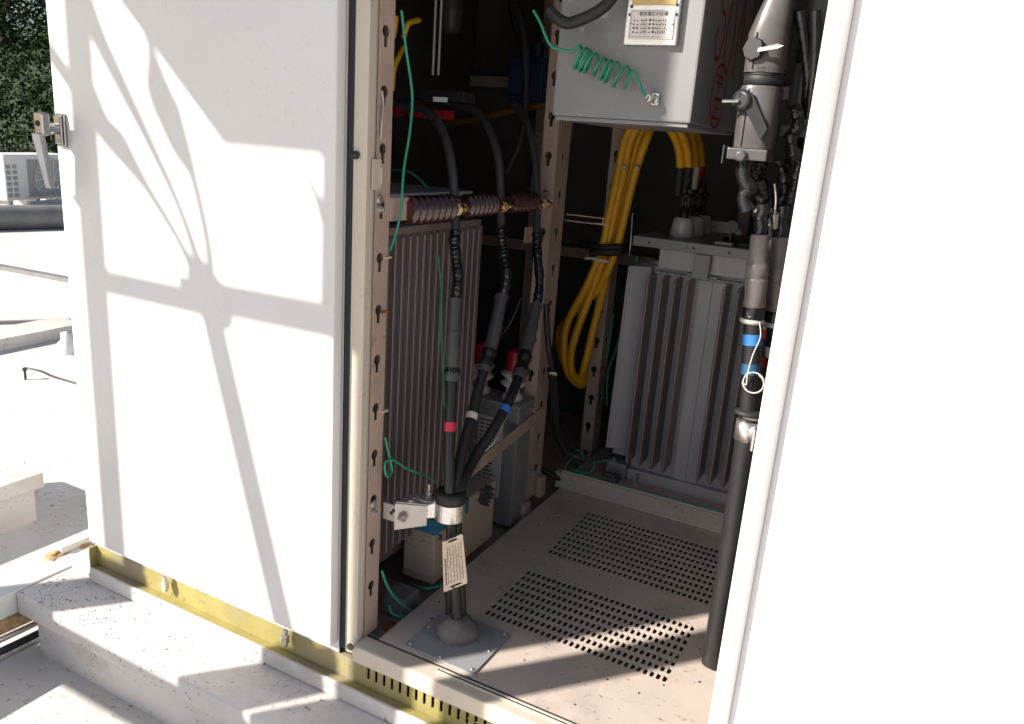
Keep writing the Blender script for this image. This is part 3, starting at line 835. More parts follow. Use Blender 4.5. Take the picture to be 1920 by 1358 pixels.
# tag tied on the cable
tg = thing('cable_tag', 'cream plastic cable tag with tiny print tied on the black cable', 'tag', (0.1538, 0.0800, 0.1917))
c4 = [Vector((0.1260, 0.0720, 0.2349)), Vector((0.1791, 0.0620, 0.2745)), Vector((0.1999, 0.0580, 0.1697)), Vector((0.1403, 0.0660, 0.1230))]
def tp(u, v):   # u across 0..1, v down 0..1
    a = c4[0].lerp(c4[1], u); c_ = c4[3].lerp(c4[2], u); return a.lerp(c_, v)
nrm = (c4[1] - c4[0]).cross(c4[3] - c4[0]).normalized()
if nrm.y > 0: nrm = -nrm
def ell(uc, vc, ru, rv, n=14): return [tp(uc + ru * math.cos(a), vc + rv * math.sin(a)) for a in [2 * math.pi * k / n for k in range(n)]]
b = MB()
outl = [tp(.04, 0), tp(.96, 0), tp(1, .02), tp(1, .98), tp(.96, 1), tp(.04, 1), tp(0, .98), tp(0, .02)]
b.prism(outl, nrm * -.0012, [ell(.5, .055, .26, .022), ell(.52, .945, .28, .022)])
b.build('card', M['tag'], tg)
b = MB()
def mark(u0, u1, v0, v1, h=.0003):
    b.prism([tp(u0, v0), tp(u1, v0), tp(u1, v1), tp(u0, v1)], nrm * h)
rnd = random.Random(3)
for u in (.22, .34, .5, .62, .74, .86): mark(u, u + .012, .14, .88)
for k in range(16):
    v = .36 + k * .033
    mark(.10 + rnd.uniform(-.01, .01), .165, v, v + .02 + rnd.uniform(0, .006))
for k in range(120):
    u = rnd.choice((.27, .40, .44, .56, .68, .80, .90)) + rnd.uniform(-.015, .015); v = rnd.uniform(.12, .86)
    mark(u, u + rnd.uniform(.012, .03), v, v + rnd.uniform(.004, .010))
b.build('print', M['ink'], tg)
b = MB(); b.tube([(0.1142, 0.0900, 0.2155), (0.1397, 0.0680, 0.2460), (0.1608, 0.0640, 0.2618), (0.1643, 0.0900, 0.2588)], .0018, 8, 5); b.box(*[v for p in ((0.1123, 0.0850, 0.2347),) for v in (p[0] - .004, p[0] + .004, p[1] - .003, p[1] + .003, p[2] - .006, p[2] + .006)], .001)
b.build('tie', M['rubber'], tg)
b = MB(); q = Vector((0.1680, 0.0640, 0.1454)); b.tube([q + Vector((-.02, .01, -.004)), q + Vector((0, -.001, 0)), q + Vector((.02, .012, .004))], .0018, 8, 5); b.build('tie', M['rubber'], tg)

# ------------------------------------------------------------ cream box with blue band
rb = thing('relay_box', 'cream box with a blue band standing behind the black cable foot', 'box', (-.04, .39, 0))
b = MB(); b.box(-.088, .0, .245, .539, .0, .170, .003)
b.build('case', M['box'], rb)
b = MB(); b.box(-.0865, .0008, .2442, .40, .132, .1712, .001); b.build('blue_band', M['cyan'], rb)
b = MB()
for k in range(16):
    a = k * 2.4; rr = .012 + .010 * (k % 3) / 2
    b.bolt((.002, .475 + math.cos(a) * rr * 1.3, .150 + math.sin(a) * rr), (1, .3 * math.cos(a), .4 * math.sin(a)), .0055, .008)
b.build('terminal_bolt', M['sleeve'], rb)
b = MB(); b.box(-.085, -.003, .2435, .2447, .002, .02); b.build('foot', M['strut'], rb)

# small potential transformer with red caps
pt = thing('instrument_transformer', 'small gray instrument transformer with red-capped white bushings behind the middle cable', 'transformer', (-.1, .75, 0))
b = MB(); b.box(-.30, .0, .65, .73, -.02, .335, .004); b.box(-.31, .004, .643, .742, .3355, .350, .003); b.build('case', M['gray'], pt)
b = MB(); b.box(-.235, -.165, .6435, .6497, .235, .31, .003); b.build('socket_plate', M['dark_poly'], pt)
b = MB(); b.box(-.125, -.045, .6475, .6498, .06, .30, .001); np_ = b.build('name_plate', M['steel_plate'], pt)
b = MB()
for k in range(20):
    z = .285 - k * .0115
    b.box(-.12, -.11 + rnd.uniform(.0, .01), .6465, .6474, z, z + .004)
    b.box(-.10, -.085 + rnd.uniform(0, .025), .6465, .6474, z, z + .004)
b.build('plate_print', M['ink'], np_)
for x in (-.15, -.045):
    y = .69
    b = MB(); b.lathe([(.030, 0), (.030, .012), (.020, .02), (.020, .034), (.036, .046), (.037, .052), (.022, .06), (.036, .075), (.037, .08), (.022, .086)], (x, y, .3505), (0, 0, 1), 26); b.build('bushing', M['white_porcelain'], pt)
    b = MB(); b.lathe([(.024, 0), (.024, .05), (.020, .058), (0, .06)], (x, y, .437), (0, 0, 1), 22); b.build('red_cap', M['redcap'], pt)

# ------------------------------------------------------------ hanging gray switch box
sb = thing('switch_box', 'gray steel switch box hanging above the yellow cables with an engraved plate', 'switch box', (.33, .5, 1.1))
b = MB(); b.box(.190, .473, .300, .68, 1.104, 1.75, .004); case = b.build('case', M['gray'], sb)
b = MB(); b.box(.196, .467, .306, .674, 1.096, 1.1035, .001); b.build('bottom_flange', M['gray'], sb)
fr = MB()
fr.box(.330, .432, .286, .2995, 1.236, 1.42, .003)
fo = fr.build('plate_holder', M['alu'], sb)
b = MB(); b.box(.340, .425, .2835, .2858, 1.246, 1.296, .001); pl_ = b.build('engraved_plate', M['steel_plate'], sb)
b = MB(); b.box(.341, .425, .2835, .2858, 1.304, 1.36, .001); b.build('gold_plate', M['brass_plate'], sb)
mt = Matrix.Translation((.385, .2833, 1.2885)) @ Matrix.Rotation(math.radians(90), 4, 'X')
text_mesh('plate_title', '使用電圧の仕様', .0075, mt, M['ink'], pl_, sx=1.05)
b = MB(); y0 = .2831; y1 = .28345
for k in range(4):
    z = 1.2785 - k * .0067
    for (xa, n_, w) in ((.3475, 2, .0045), (.3625, 3, .0026), (.3775, 2, .0048), (.391, 5, .0028)):
        for q in range(n_):
            x = xa + q * w * 1.5
            b.box(x, x + w * rnd.uniform(.6, 1.0), y0, y1, z - .0018, z + .0018 * rnd.uniform(-.2, 1))
    b.box(.361, .372, y0, y1, z - .0037, z - .0033); b.box(.391, .418, y0, y1, z - .0037, z - .0033)
for (xa, xb, za, zb) in ((.3425, .4225, 1.2935, 1.294), (.3425, .4225, 1.2495, 1.25), (.3425, .343, 1.25, 1.2935), (.422, .4225, 1.25, 1.2935), (.374, .3745, 1.255, 1.275)):
    b.box(xa, xb, y0, y1, za, zb)
b.build('plate_print', M['ink'], pl_)
b = MB()
for x, z in ((.3385, 1.288), (.4275, 1.288), (.3405, 1.302), (.4265, 1.304)): b.cut().lathe([(.0028, 0), (.0028, .0008)], (x, .2857, z), (0, -1, 0), 12)
b.build('screw_hole', M['dark_gap'], sb)
b = MB()
for x in (.3435, .4215): b.cut().lathe([(.0026, 0), (.002, .0012), (0, .0015)], (x, .2834, 1.272), (0, -1, 0), 12)
b.build('screw', M['alu'], sb)
# earth stud
es = Vector((.402, .300, 1.143))
b = MB(); b.box(es.x - .006, es.x + .008, .292, .2996, es.z - .010, es.z + .010, .001); b.lathe([(.0085, 0), (.0085, .002), (.0062, .0022), (.0062, .008), (.0085, .0085), (.0085, .010)], (es.x, .292, es.z), (-.35, -1, .0), 18)
b.lathe([(.0075, 0), (.0075, .005), (.0068, .006)], (es.x - .0045, .2805, es.z + .0), (-.35, -1, 0), 18)
b.build('earth_screw', M['alu'], sb)
b = MB(); b.box(-.0006, .0006, 0, .001, -.006, .006, 0, Matrix.Translation((es.x - .0075, .2742, es.z)) @ Matrix.Rotation(math.radians(35), 4, 'Y')); b.build('screw_slot', M['dark_gap'], sb)
# red hand-painted marks on its right side
def stroke(mb, pts, w=.005):
    """pts (y,z) on the side face"""
    P = along([(.4732, y, z) for y, z in pts], 0, 1)
    vs = []; fs = []
    for i, p in enumerate(P):
        d = (P[min(i + 1, len(P) - 1)] - P[max(i - 1, 0)]); d = d.normalized() if d.length else Vector((0, 0, 1))
        nn_ = Vector((0, -d.z, d.y)) * w * .5
        vs += [p + nn_, p - nn_]
    for i in range(len(P) - 1): fs.append((2 * i, 2 * i + 1, 2 * i + 3, 2 * i + 2))
    mb.add(vs, fs)
b = MB()
stroke(b, [(.415, 1.285), (.40, 1.26), (.415, 1.232), (.44, 1.235), (.455, 1.27), (.45, 1.31), (.42, 1.32), (.42, 1.36), (.46, 1.36)], .009)
stroke(b, [(.50, 1.36), (.48, 1.30), (.485, 1.24), (.51, 1.215), (.535, 1.245), (.54, 1.30), (.525, 1.36), (.50, 1.36)], .009)
stroke(b, [(.57, 1.21), (.575, 1.27), (.585, 1.33), (.60, 1.37)], .009)
stroke(b, [(.615, 1.26), (.61, 1.31), (.60, 1.36)], .009)
b.build('red_number', M['red_paint'], sb)
b = MB()
q = [(.475 + .052 * math.cos(a), 1.165 + .060 * math.sin(a)) for a in [2 * math.pi * k / 16 for k in range(17)]]
stroke(b, q, .006)
for s_ in ([(.45, 1.205), (.50, 1.20)], [(.475, 1.218), (.475, 1.17)], [(.452, 1.19), (.475, 1.175), (.498, 1.19)], [(.445, 1.16), (.505, 1.16)], [(.475, 1.16), (.475, 1.125)], [(.475, 1.142), (.495, 1.142)], [(.458, 1.15), (.458, 1.125)], [(.445, 1.122), (.505, 1.122)]):
    stroke(b, [s_[0], tuple((s_[0][i] + s_[-1][i]) / 2 for i in (0, 1)), s_[-1]], .006)
b.build('red_seal', M['red_paint'], sb)
# black hose above the box corner
b = MB(); b.tube([(0.1955, 0.2400, 1.2883), (0.2191, 0.2400, 1.2716), (0.2421, 0.2500, 1.2694), (.30, .26, 1.30), (.33, .27, 1.36)], .011, 14, 6)
tag(b.build('black_hose', M['rubber']), 'thick black hose curving over the top corner of the switch box', 'hose')

# green coiled earth wire
def coil_path():
    P = [(0.1620, 0.2400, 1.2884), (0.1771, 0.2400, 1.2697), (0.1905, 0.2400, 1.2464), (0.1986, 0.2500, 1.2289), (0.2171, 0.2550, 1.2222), (0.2385, 0.2620, 1.2206)]
    a = Vector((0.2481, 0.2620, 1.2132)); c_ = Vector((0.3486, 0.2680, 1.1767))
    d = (c_ - a); L = d.length; d.normalize()
    up = Vector((.15, -.1, 1)).normalized(); up = (up - d * up.dot(d)).normalized(); sd_ = d.cross(up)
    N = 7.4
    n = 110
    for k in range(n + 1):
        t = k / n; ang = 2 * math.pi * N * t + math.pi * .5
        rr = .0195 + .0015 * math.sin(t * 9)
        tt = t + .03 * math.sin(t * 14)
        P.append(tuple(a + d * L * (tt ** 1.15) + up * math.sin(ang) * rr + sd_ * math.cos(ang) * rr * .8 - Vector((0, 0, .002))))
    P += [(0.3640, 0.2620, 1.1886), (0.3761, 0.2620, 1.1732), (0.3831, 0.2720, 1.1558), (0.3902, 0.2830, 1.1438)]
    return P
b = MB(); b.tube(coil_path(), .0028, 10, 3)
tag(b.build('coiled_earth_wire', M['green']), 'green earth wire coiled like a spring in front of the switch box', 'wire')
# green wire on the left
b = MB(); b.tube([(0.0040, 0.0388, 1.2563), (0.0060, 0.0526, 1.1962), (0.0080, 0.0681, 1.1432), (0.0080, 0.0756, 1.1064), (0.0080, 0.0708, 1.0490), (0.0080, 0.0561, 0.9809), (0.0120, 0.0459, 0.9124), (0.0060, 0.0400, 0.8619), (0.0020, 0.0283, 0.8319)], .0026, 10, 6)
tag(b.build('green_wire', M['green']), 'green wire hanging in a bow beside the front strut', 'wire')
b = MB(); b.tube([(-0.1974, 0.3000, 0.9648), (-0.1535, 0.3000, 0.9660), (-0.1228, 0.3200, 0.9416), (-0.1048, 0.3400, 0.8953)], .0026, 8, 5)
tag(b.build('green_wire', M['green']), 'thin green wire curving down above the first insulator', 'wire')
b = MB(); b.tube([(-0.0300, 0.2491, 0.7973), (-0.0300, 0.2705, 0.6999), (-0.0300, 0.2793, 0.5998), (-0.0200, 0.2841, 0.4728), (-0.0100, 0.2822, 0.4232)], .0024, 8, 5)
tag(b.build('green_wire', M['green']), 'green wire hanging in front of the radiator fins', 'wire')
b = MB(); b.tube([(0.0020, 0.0312, 0.4506), (0.0100, 0.0390, 0.4032), (0.0120, 0.0453, 0.3718), (0.0120, 0.0271, 0.3687), (0.0100, 0.0230, 0.3968), (0.0120, 0.0438, 0.3997), (0.0200, 0.0916, 0.3636), (0.0400, 0.1345, 0.3376), (0.0600, 0.1429, 0.3250)], .0026, 8, 6)
tag(b.build('green_wire', M['green']), 'green earth wire looping to the bolt on the cable bracket', 'wire')
b = MB(); b.tube([(0.0020, 0.0344, 0.1433), (0.0060, 0.0521, 0.0967), (0.0120, 0.0818, 0.0501), (0.0160, 0.1264, 0.0000), (0.0160, 0.1102, -0.0092), (0.0000, 0.0802, 0.0125), (-0.0100, 0.0830, 0.0278)], .003, 8, 6)
tag(b.build('green_wire', M['green']), 'green wire loop lying at the foot of the front strut', 'wire')
b = MB(); b.tube([(-0.0465, 0.2200, -0.0005), (-0.0046, 0.2150, 0.0052), (0.0232, 0.2300, 0.0117), (0.0431, 0.2400, 0.0281)], .0036, 8, 5)
tag(b.build('green_wire', M['green']), 'dark green wire passing below the cream box', 'wire')
b = MB(); b.box(-.06, .0, .13, .19, -.038, .018, .006); b.box(-.058, -.002, .1275, .1295, -.03, .012)
tag(b.build('junction_duct', M['gray']), 'small beige duct beside the cream box near the floor', 'duct')
# white thin wires about the cores
b = MB(); b.tube([(0.1169, 0.4000, 0.5061), (0.1206, 0.3600, 0.4578), (0.1122, 0.3300, 0.4117), (0.1165, 0.3000, 0.3891), (0.0950, 0.2800, 0.3573), (0.0792, 0.2600, 0.3468)], .0011, 6, 5)
tag(b.build('thin_white_wire', M['white']), 'thin white wire trailing below the blue-marked core', 'wire')
b = MB(); b.tube([(0.1065, 0.1700, 0.4187), (0.1072, 0.1600, 0.4000), (0.1037, 0.1500, 0.3828), (0.0965, 0.1500, 0.3686), (0.1121, 0.1500, 0.3777), (0.1220, 0.1500, 0.3889), (0.1159, 0.1400, 0.3723)], .0011, 6, 5)
tag(b.build('thin_white_wire', M['white']), 'thin white wire curled between the parting cores', 'wire')
b = MB(); b.tube([(0.0020, 0.6000, 0.6587), (-0.0181, 0.6000, 0.5986), (-0.0463, 0.6000, 0.5503)], .0016, 6, 4)
tag(b.build('thin_gray_wire', M['sleeve']), 'thin gray wire slanting behind the white-marked core', 'wire')
# dark conduit descending behind the middle strut
b = MB(); b.tube([(0.0209, 0.7200, 0.6300), (0.0310, 0.7200, 0.5572), (0.0430, 0.7200, 0.4988), (0.0488, 0.7400, 0.4418)], .008, 12, 5); b.tube([(0.0451, 0.7400, 0.4458), (0.0360, 0.8000, 0.3532), (0.0265, 0.8600, 0.2345), (0.0452, 0.9000, 0.1487), (0.0832, 0.9200, 0.1289)], .013, 12, 6)
tag(b.build('dark_conduit', M['black']), 'black conduit running down beside the middle strut', 'conduit')
b = MB(); b.lathe([(.012, 0), (.012, .004)], (0.0520, 0.7380, 0.4352), (.2, -.6, -1), 14)
tag(b.build('conduit_ring', M['white']), 'pale ring at the joint of the black conduit', 'ring')

# ------------------------------------------------------------ yellow cables: up from the bushings, over, down and round in a loop
yc = []
for k in range(4):
    dy = k * .022; dx = k * .0
    off = (0, 13, 22, 40)[k]
    tieo = (-14, -4, 6, 16)[k]
    ex = (1289, 1304, 1320, 1334)[k]
    ypos = 1.14 + (0, .03, .07, .10)[k]
    yl = 1.12 + (0, .012, .03, .012)[k]
    xr = [None]
    A = [(ex, 318 - 4 * k, ypos), (ex - 2, 285, ypos), (ex - 14, 250, ypos)]
    yc.append((k, off, tieo, ex, ypos, yl))
YL = [
 [(0.2240, 1.1400, 1.0036), (0.2142, 1.1400, 1.0530), (0.1886, 1.1400, 1.1010), (0.1427, 1.1300, 1.1429), (0.0834, 1.1200, 1.1332), (0.0501, 1.1200, 1.0765), (0.0403, 1.1200, 0.9857), (0.0256, 1.1200, 0.8566), (0.0117, 1.1200, 0.7432), (-0.0290, 1.1200, 0.6156), (-0.0773, 1.1200, 0.5027), (-0.0854, 1.1200, 0.4114), (-0.0677, 1.1400, 0.3187), (-0.0416, 1.2000, 0.2685), (-0.0265, 1.2500, 0.3019)],
 [(0.2448, 1.1500, 1.0068), (0.2329, 1.1500, 1.0591), (0.2055, 1.1500, 1.1085), (0.1548, 1.1400, 1.1500), (0.0993, 1.1300, 1.1376), (0.0649, 1.1300, 1.0778), (0.0536, 1.1300, 0.9868), (0.0374, 1.1300, 0.8574), (0.0220, 1.1300, 0.7437), (-0.0076, 1.1300, 0.6175), (-0.0439, 1.1200, 0.4729), (-0.0573, 1.1200, 0.3803), (-0.0497, 1.1400, 0.3131), (-0.0256, 1.1800, 0.2900), (-0.0402, 1.2500, 0.3373)],
 [(0.2473, 1.2100, 1.0088), (0.2349, 1.2100, 1.0637), (0.2121, 1.2100, 1.1114), (0.1598, 1.1900, 1.1563), (0.1088, 1.1700, 1.1403), (0.0794, 1.1600, 1.0797), (0.0632, 1.1600, 0.9876), (0.0403, 1.1600, 0.8564), (0.0285, 1.1600, 0.7420), (0.0208, 1.1500, 0.6192), (0.0034, 1.1400, 0.4777), (-0.0148, 1.1400, 0.3478), (-0.0434, 1.1800, 0.2919), (-0.1109, 1.2400, 0.3063), (-0.1650, 1.2700, 0.3864)],
 [(0.2463, 1.2800, 1.0107), (0.2354, 1.2800, 1.0655), (0.2125, 1.2800, 1.1112), (0.1579, 1.2500, 1.1598), (0.1154, 1.2000, 1.1424), (0.1129, 1.1300, 1.0808), (0.0906, 1.1300, 0.9898), (0.0718, 1.1300, 0.8611), (0.0553, 1.1300, 0.7479), (0.0066, 1.1400, 0.6183), (-0.0845, 1.1600, 0.5129), (-0.1406, 1.2000, 0.4229), (-0.1105, 1.2200, 0.3109), (-0.0723, 1.2500, 0.2616), (-0.0404, 1.3000, 0.2778)],
]
ylab = ['yellow cable outermost on the left of the looped bundle', 'yellow cable second from the left in the looped bundle', 'yellow cable third from the left in the looped bundle', 'yellow cable on the right of the bundle going to the rear bushing']
for k, pts in enumerate(YL):
    t = thing('yellow_cable', ylab[k], 'cable', pts[0], 'looped yellow cables')
    b = MB(); b.tube(pts, .0125, 16, 7); b.build('sheath', M['yellow'], t)
    p = Vector(pts[0])
    b = MB(); b.tube([p + Vector((0, 0, .004)), p - Vector((0, 0, .075 if k < 2 else .06))], .0142, 16, 0); b.build('end_sleeve', (M['rubber'], M['rubber'], M['tag'], M['redcap'])[k], t)
b = MB(); q = Vector((0.0275, 1.1350, 0.7406)); b.tube([q + Vector((-.045, -.02, -.012)), q + Vector((-.02, -.03, -.004)), q + Vector((.02, -.03, .0)), q + Vector((.045, -.015, .004))], .013, 10, 5)
b.tube([q + Vector((-.048, -.02, .01)), q + Vector((0, -.034, .014)), q + Vector((.05, -.02, .02))], .009, 10, 5)
tag(b.build('black_tie', M['rubber']), 'black tie binding the yellow cables together', 'tie')
b = MB(); b.tube([q + Vector((-.06, -.035, -.03)), q + Vector((-.035, -.035, -.026)), q + Vector((.02, -.036, -.03))], .0045, 8, 4)
tag(b.build('white_tie', M['white']), 'thin white tie just below the black tie', 'tie')
b = MB()
for w in ((0.0631, 1.1100, 0.9968), (0.1014, 1.1100, 0.9999)): b.lathe([(.007, 0), (.007, .008), (.004, .01)], w, (0, -1, 0), 10)
tag(b.build('cable_spacer', M['white_porcelain']), 'pale spacer clips between the yellow cables', 'clip')
# wisps of wire behind the loop
for w, (pts, r, m_, lb) in enumerate((([(0.1197, 1.1500, 0.7345), (0.1096, 1.1500, 0.5984), (0.0801, 1.1800, 0.4483), (0.0487, 1.2000, 0.3286), (0.0573, 1.2000, 0.2178)], .004, 'green', 'dark green wire descending beside the right transformer'), ([(0.0271, 1.2500, 0.5172), (0.0227, 1.2500, 0.3873), (0.0123, 1.2500, 0.2715), (0.0331, 1.2200, 0.2262)], .004, 'green', 'dark green wire behind the rear strut'), ([(0.0990, 1.1200, 0.8644), (0.1035, 1.1200, 0.7842), (0.1007, 1.1300, 0.7339)], .0012, 'white', 'hair-thin white wire hanging right of the yellow bundle'))):
    b = MB(); b.tube(pts, r, 8, 5); tag(b.build('thin_wire', M[m_]), lb, 'wire')
# tangle of green wires at the ledge
for w, (pts, lb) in enumerate((([(0.0229, 0.9700, 0.0192), (0.0181, 0.9800, 0.0606), (0.0347, 1.0000, 0.0858), (0.0687, 0.9800, 0.0741), (0.0510, 0.9700, 0.0545)], 'green wire curled at the left end of the ledge'), ([(0.0342, 1.0200, 0.0603), (0.0190, 1.0400, 0.0870), (0.0400, 1.0500, 0.0984), (0.0733, 1.0200, 0.0799), (0.1164, 1.0000, 0.0962), (0.1679, 1.0000, 0.1169)], 'green wire looping up behind the ledge end'), ([(0.0467, 0.9650, 0.0643), (0.0980, 0.9650, 0.0635), (0.1154, 0.9700, 0.0845), (0.1146, 0.9800, 0.1043)], 'short green wire rising from the ledge'))):
    b = MB(); b.tube(pts, .0028, 8, 6); tag(b.build('green_wire', M['green']), lb, 'wire')
b = MB(); b.tube([(.03, .962, .056), (.2, .962, .0565), (.4, .964, .057), (.85, .962, .056)], .0035, 8, 6)
tag(b.build('green_wire', M['green']), 'long green wire laid along the top of the back ledge', 'wire')
b = MB(); b.box(.15, .20, .955, 1.0, .058, .075, .003); b.box(.158, .19, .957, .98, .075, .085, .003)
tag(b.build('terminal_block', M['sleeve']), 'small dark terminal block on the back ledge', 'terminal block')

# ------------------------------------------------------------ right transformer
tr = thing('transformer', 'gray transformer with wide-spaced tall fins in the right bay', 'transformer', (.45, 1.15, .03))
b = MB(); b.box(.205, .80, 1.06, 1.34, .045, .725, .006); b.build('tank', M['blue_gray'], tr)
b = MB(); b.box(.225, .78, 1.03, 1.36, .7255, .783, .002); b.build('neck', M['blue_gray'], tr)
b = MB(); b.box(.150, .82, 1.0, 1.40, .7835, .812, .003); cov = b.build('cover', M['gray'], tr)
b = MB()
for x in (.33, .43, .20, .55): b.cut().lathe([(.0035, 0), (.0035, .0006)], (x, .9996, .797), (0, -1, 0), 10)
b.build('bolt_hole', M['dark_gap'], cov)
b = MB(); b.box(.3105, .3112, .9985, .9995, .784, .8118); b.build('cover_seam', M['dark_gap'], cov)
fx = [.165, .212, .252, .290, .327]
fx2 = [.432, .470, .508, .546, .585, .622]
for k, x in enumerate(fx[1:] + fx2):
    f = MB(); y0 = .985; 
    f.prism([(x, 1.06, .125), (x, y0 + .008, .120), (x, y0, .130), (x, y0, .690), (x, y0 + .008, .705), (x, 1.06, .705)], (.006, 0, 0))
    f.tube([(x + .003, y0 + .001, .128), (x + .003, y0 + .001, .695)], .0046, 8, 0)
    f.build('fin', M['fin'], tr)
# side fin seen broad-on at the left corner
f = MB(); f.prism([(.140, 1.0, .150), (.204, 1.04, .150), (.204, 1.04, .722), (.148, 1.0, .722)], (0, .006, 0)); f.tube([(.141, 1.002, .152), (.149, 1.002, .72)], .004, 8, 0); f.build('fin', M['blue_gray'], tr)
f = MB(); f.box(.148, .204, 1.046, 1.052, .12, .72); f.box(.148, .204, 1.12, 1.126, .12, .72); f.box(.148, .204, 1.2, 1.206, .12, .72); f.build('fin', M['blue_gray'], tr)
b = MB(); b.box(.345, .422, 1.052, 1.0595, .08, .704, .001); b.box(.3825, .3865, 1.048, 1.0518, .09, .70, .001); b.build('center_rib', M['blue_gray'], tr)
b = MB(); b.box(.215, .64, 1.045, 1.0595, .7055, .713, .002)
for k in range(40): b.lathe([(.0035, 0), (.003, .003), (0, .004)], (.22 + k * .0105, 1.046, .709), (0, -1, .2), 8)
b.build('weld_seam', M['blue_gray'], tr)
b = MB(); b.box(.335, .375, 1.0, 1.028, .715, .782, .002); b.box(.375, .379, 1.0, 1.028, .715, .782); b.box(.31, .40, 1.03, 1.0445, .714, .722, .001); b.build('lifting_bracket', M['gray'], tr)
b = MB(); b.box(.205, .80, 1.036, 1.05, .03, .085, .002); b.box(.24, .245, 1.0, 1.035, .03, .08, .001); b.build('base_frame', M['blue_gray'], tr)
b = MB(); b.box(.14, .204, 1.02, 1.08, .05, .10, .003); b.bolt((.16, 1.03, .10), (0, 0, 1), .007); b.build('side_foot', M['gray'], tr)
for k, (x, y) in enumerate(((.255, 1.13), (.262, 1.225), (.262, 1.31))):
    b = MB(); b.lathe([(.034, 0), (.036, .006), (.031, .040), (.028, .052), (.022, .056)], (x, y, .8122), (0, 0, 1), 26); bb = b.build('bushing', M['white_porcelain'], tr)
    b = MB(); b.lathe([(.012, 0), (.012, .02), (.007, .022), (.007, .055), (.016, .058), (.016, .066), (.005, .07), (.005, .11)], (x, y, .869), (0, 0, 1), 16)
    b.box(x - .012, x + .012, y - .003, y + .003, .90, .95, .001)
    b.build('terminal', M['dark_poly'], tr)
b = MB(); b.lathe([(.07, 0), (.07, .008), (.06, .012)], (.44, 1.15, .8122), (0, 0, 1), 30); b.build('hand_hole_cover', M['dark_poly'], tr)
b = MB(); b.box(.41, .416, 1.06, 1.10, .8122, .855, .002); b.lathe([(.018, 0), (.018, .014)], (.413, 1.06, .862), (0, 1, 0), 14); b.build('lifting_eye', M['dark_poly'], tr)
for k in range(2):
    b = MB(); b.box(.38 + .10 * k, .43 + .10 * k, 1.02, 1.05, .8124, .822, .003); b.build('cover_clamp', M['gray'], cov)
# white label plate behind the transformer lid
b = MB(); lp = [(0.2569, 1.4200, 0.8088), (0.3714, 1.4200, 0.8117), (0.3600, 1.4200, 0.8310), (0.3448, 1.4200, 0.8412), (0.3200, 1.4200, 0.8453), (0.2519, 1.4200, 0.8448)]
b.prism(lp, (0, .004, 0)); wl = b.build('white_label_plate', M['white'])
tag(wl, 'bright white round-cornered label plate showing above the transformer lid', 'label plate')
b = MB(); x, y, z = (0.3324, 1.4180, 0.8348)
for k in range(4): b.box(x, x + .026 - .004 * k, y - .001, y, z - .014 + k * .006, z - .012 + k * .006)
b.build('label_print', M['ink'], wl)
b = MB(); x, y, z = (0.2652, 1.4180, 0.8168); b.prism([(x, y, z), (x + .02, y, z + .016), (x + .024, y, z + .012), (x + .004, y, z)], (0, -.001, 0)); b.build('label_mark', M['yellow'], wl)
# dim rails, seams and leads at the back of the bay
b = MB(); b.box(-.85, .85, 1.70, 1.735, 1.25, 1.29, .002); P_('rear_rail', b, M['strut'])
b = MB(); b.box(-.85, .85, 1.70, 1.735, .62, .66, .002); P_('rear_rail', b, M['strut'])
for x in (-.52, .30):
    b = MB(); b.box(x, x + .04, 1.66, 1.699, .0, 1.80, .002); P_('rear_strut', b, M['strut'])
for k, (pts, r, m_, lb) in enumerate(((
    [(-.60, 1.5, 1.70), (-.55, 1.5, 1.45), (-.42, 1.48, 1.30), (-.25, 1.48, 1.35), (-.15, 1.5, 1.7)], .014, 'core', 'dark cable sagging in a loop at the upper back'),
    ([(-.40, 1.2, 1.75), (-.38, 1.15, 1.5), (-.30, 1.1, 1.35), (-.28, 1.1, 1.1), (-.33, 1.1, .95)], .012, 'core', 'dark cable dropping behind the fuse switch'),
    ([(-.15, 1.25, 1.75), (-.12, 1.2, 1.4), (-.14, 1.15, 1.1), (-.2, 1.1, .8), (-.2, 1.1, .5)], .010, 'sleeve', 'thin gray lead hanging between the struts at the back'),
    ([(-.20, .95, .30), (-.12, .92, .12), (.0, .95, .03), (.06, 1.0, .05)], .010, 'black', 'black lead trailing on the bed behind the middle strut'))):
    b = MB(); b.tube(pts, r, 10, 6); tag(b.build('hanging_cable', M[m_]), lb, 'cable')
b = MB(); b.box(-.46, -.30, 1.30, 1.42, 1.18, 1.32, .006); b.box(-.44, -.32, 1.285, 1.2995, 1.20, 1.30, .004); b.lathe([(.02, 0), (.02, .05)], (-.38, 1.36, 1.32), (0, 0, 1), 14)
tag(b.build('rear_device', M['blue_dark']), 'dark blue device box deep in the upper background', 'device')
b = MB(); b.box(-.30, -.08, .98, 1.0, -.02, .05, .004); b.box(-.28, -.1, .90, .97, -.035, .01, .003)
tag(b.build('cable_tray', M['dim']), 'dark low tray on the floor behind the middle strut', 'tray')

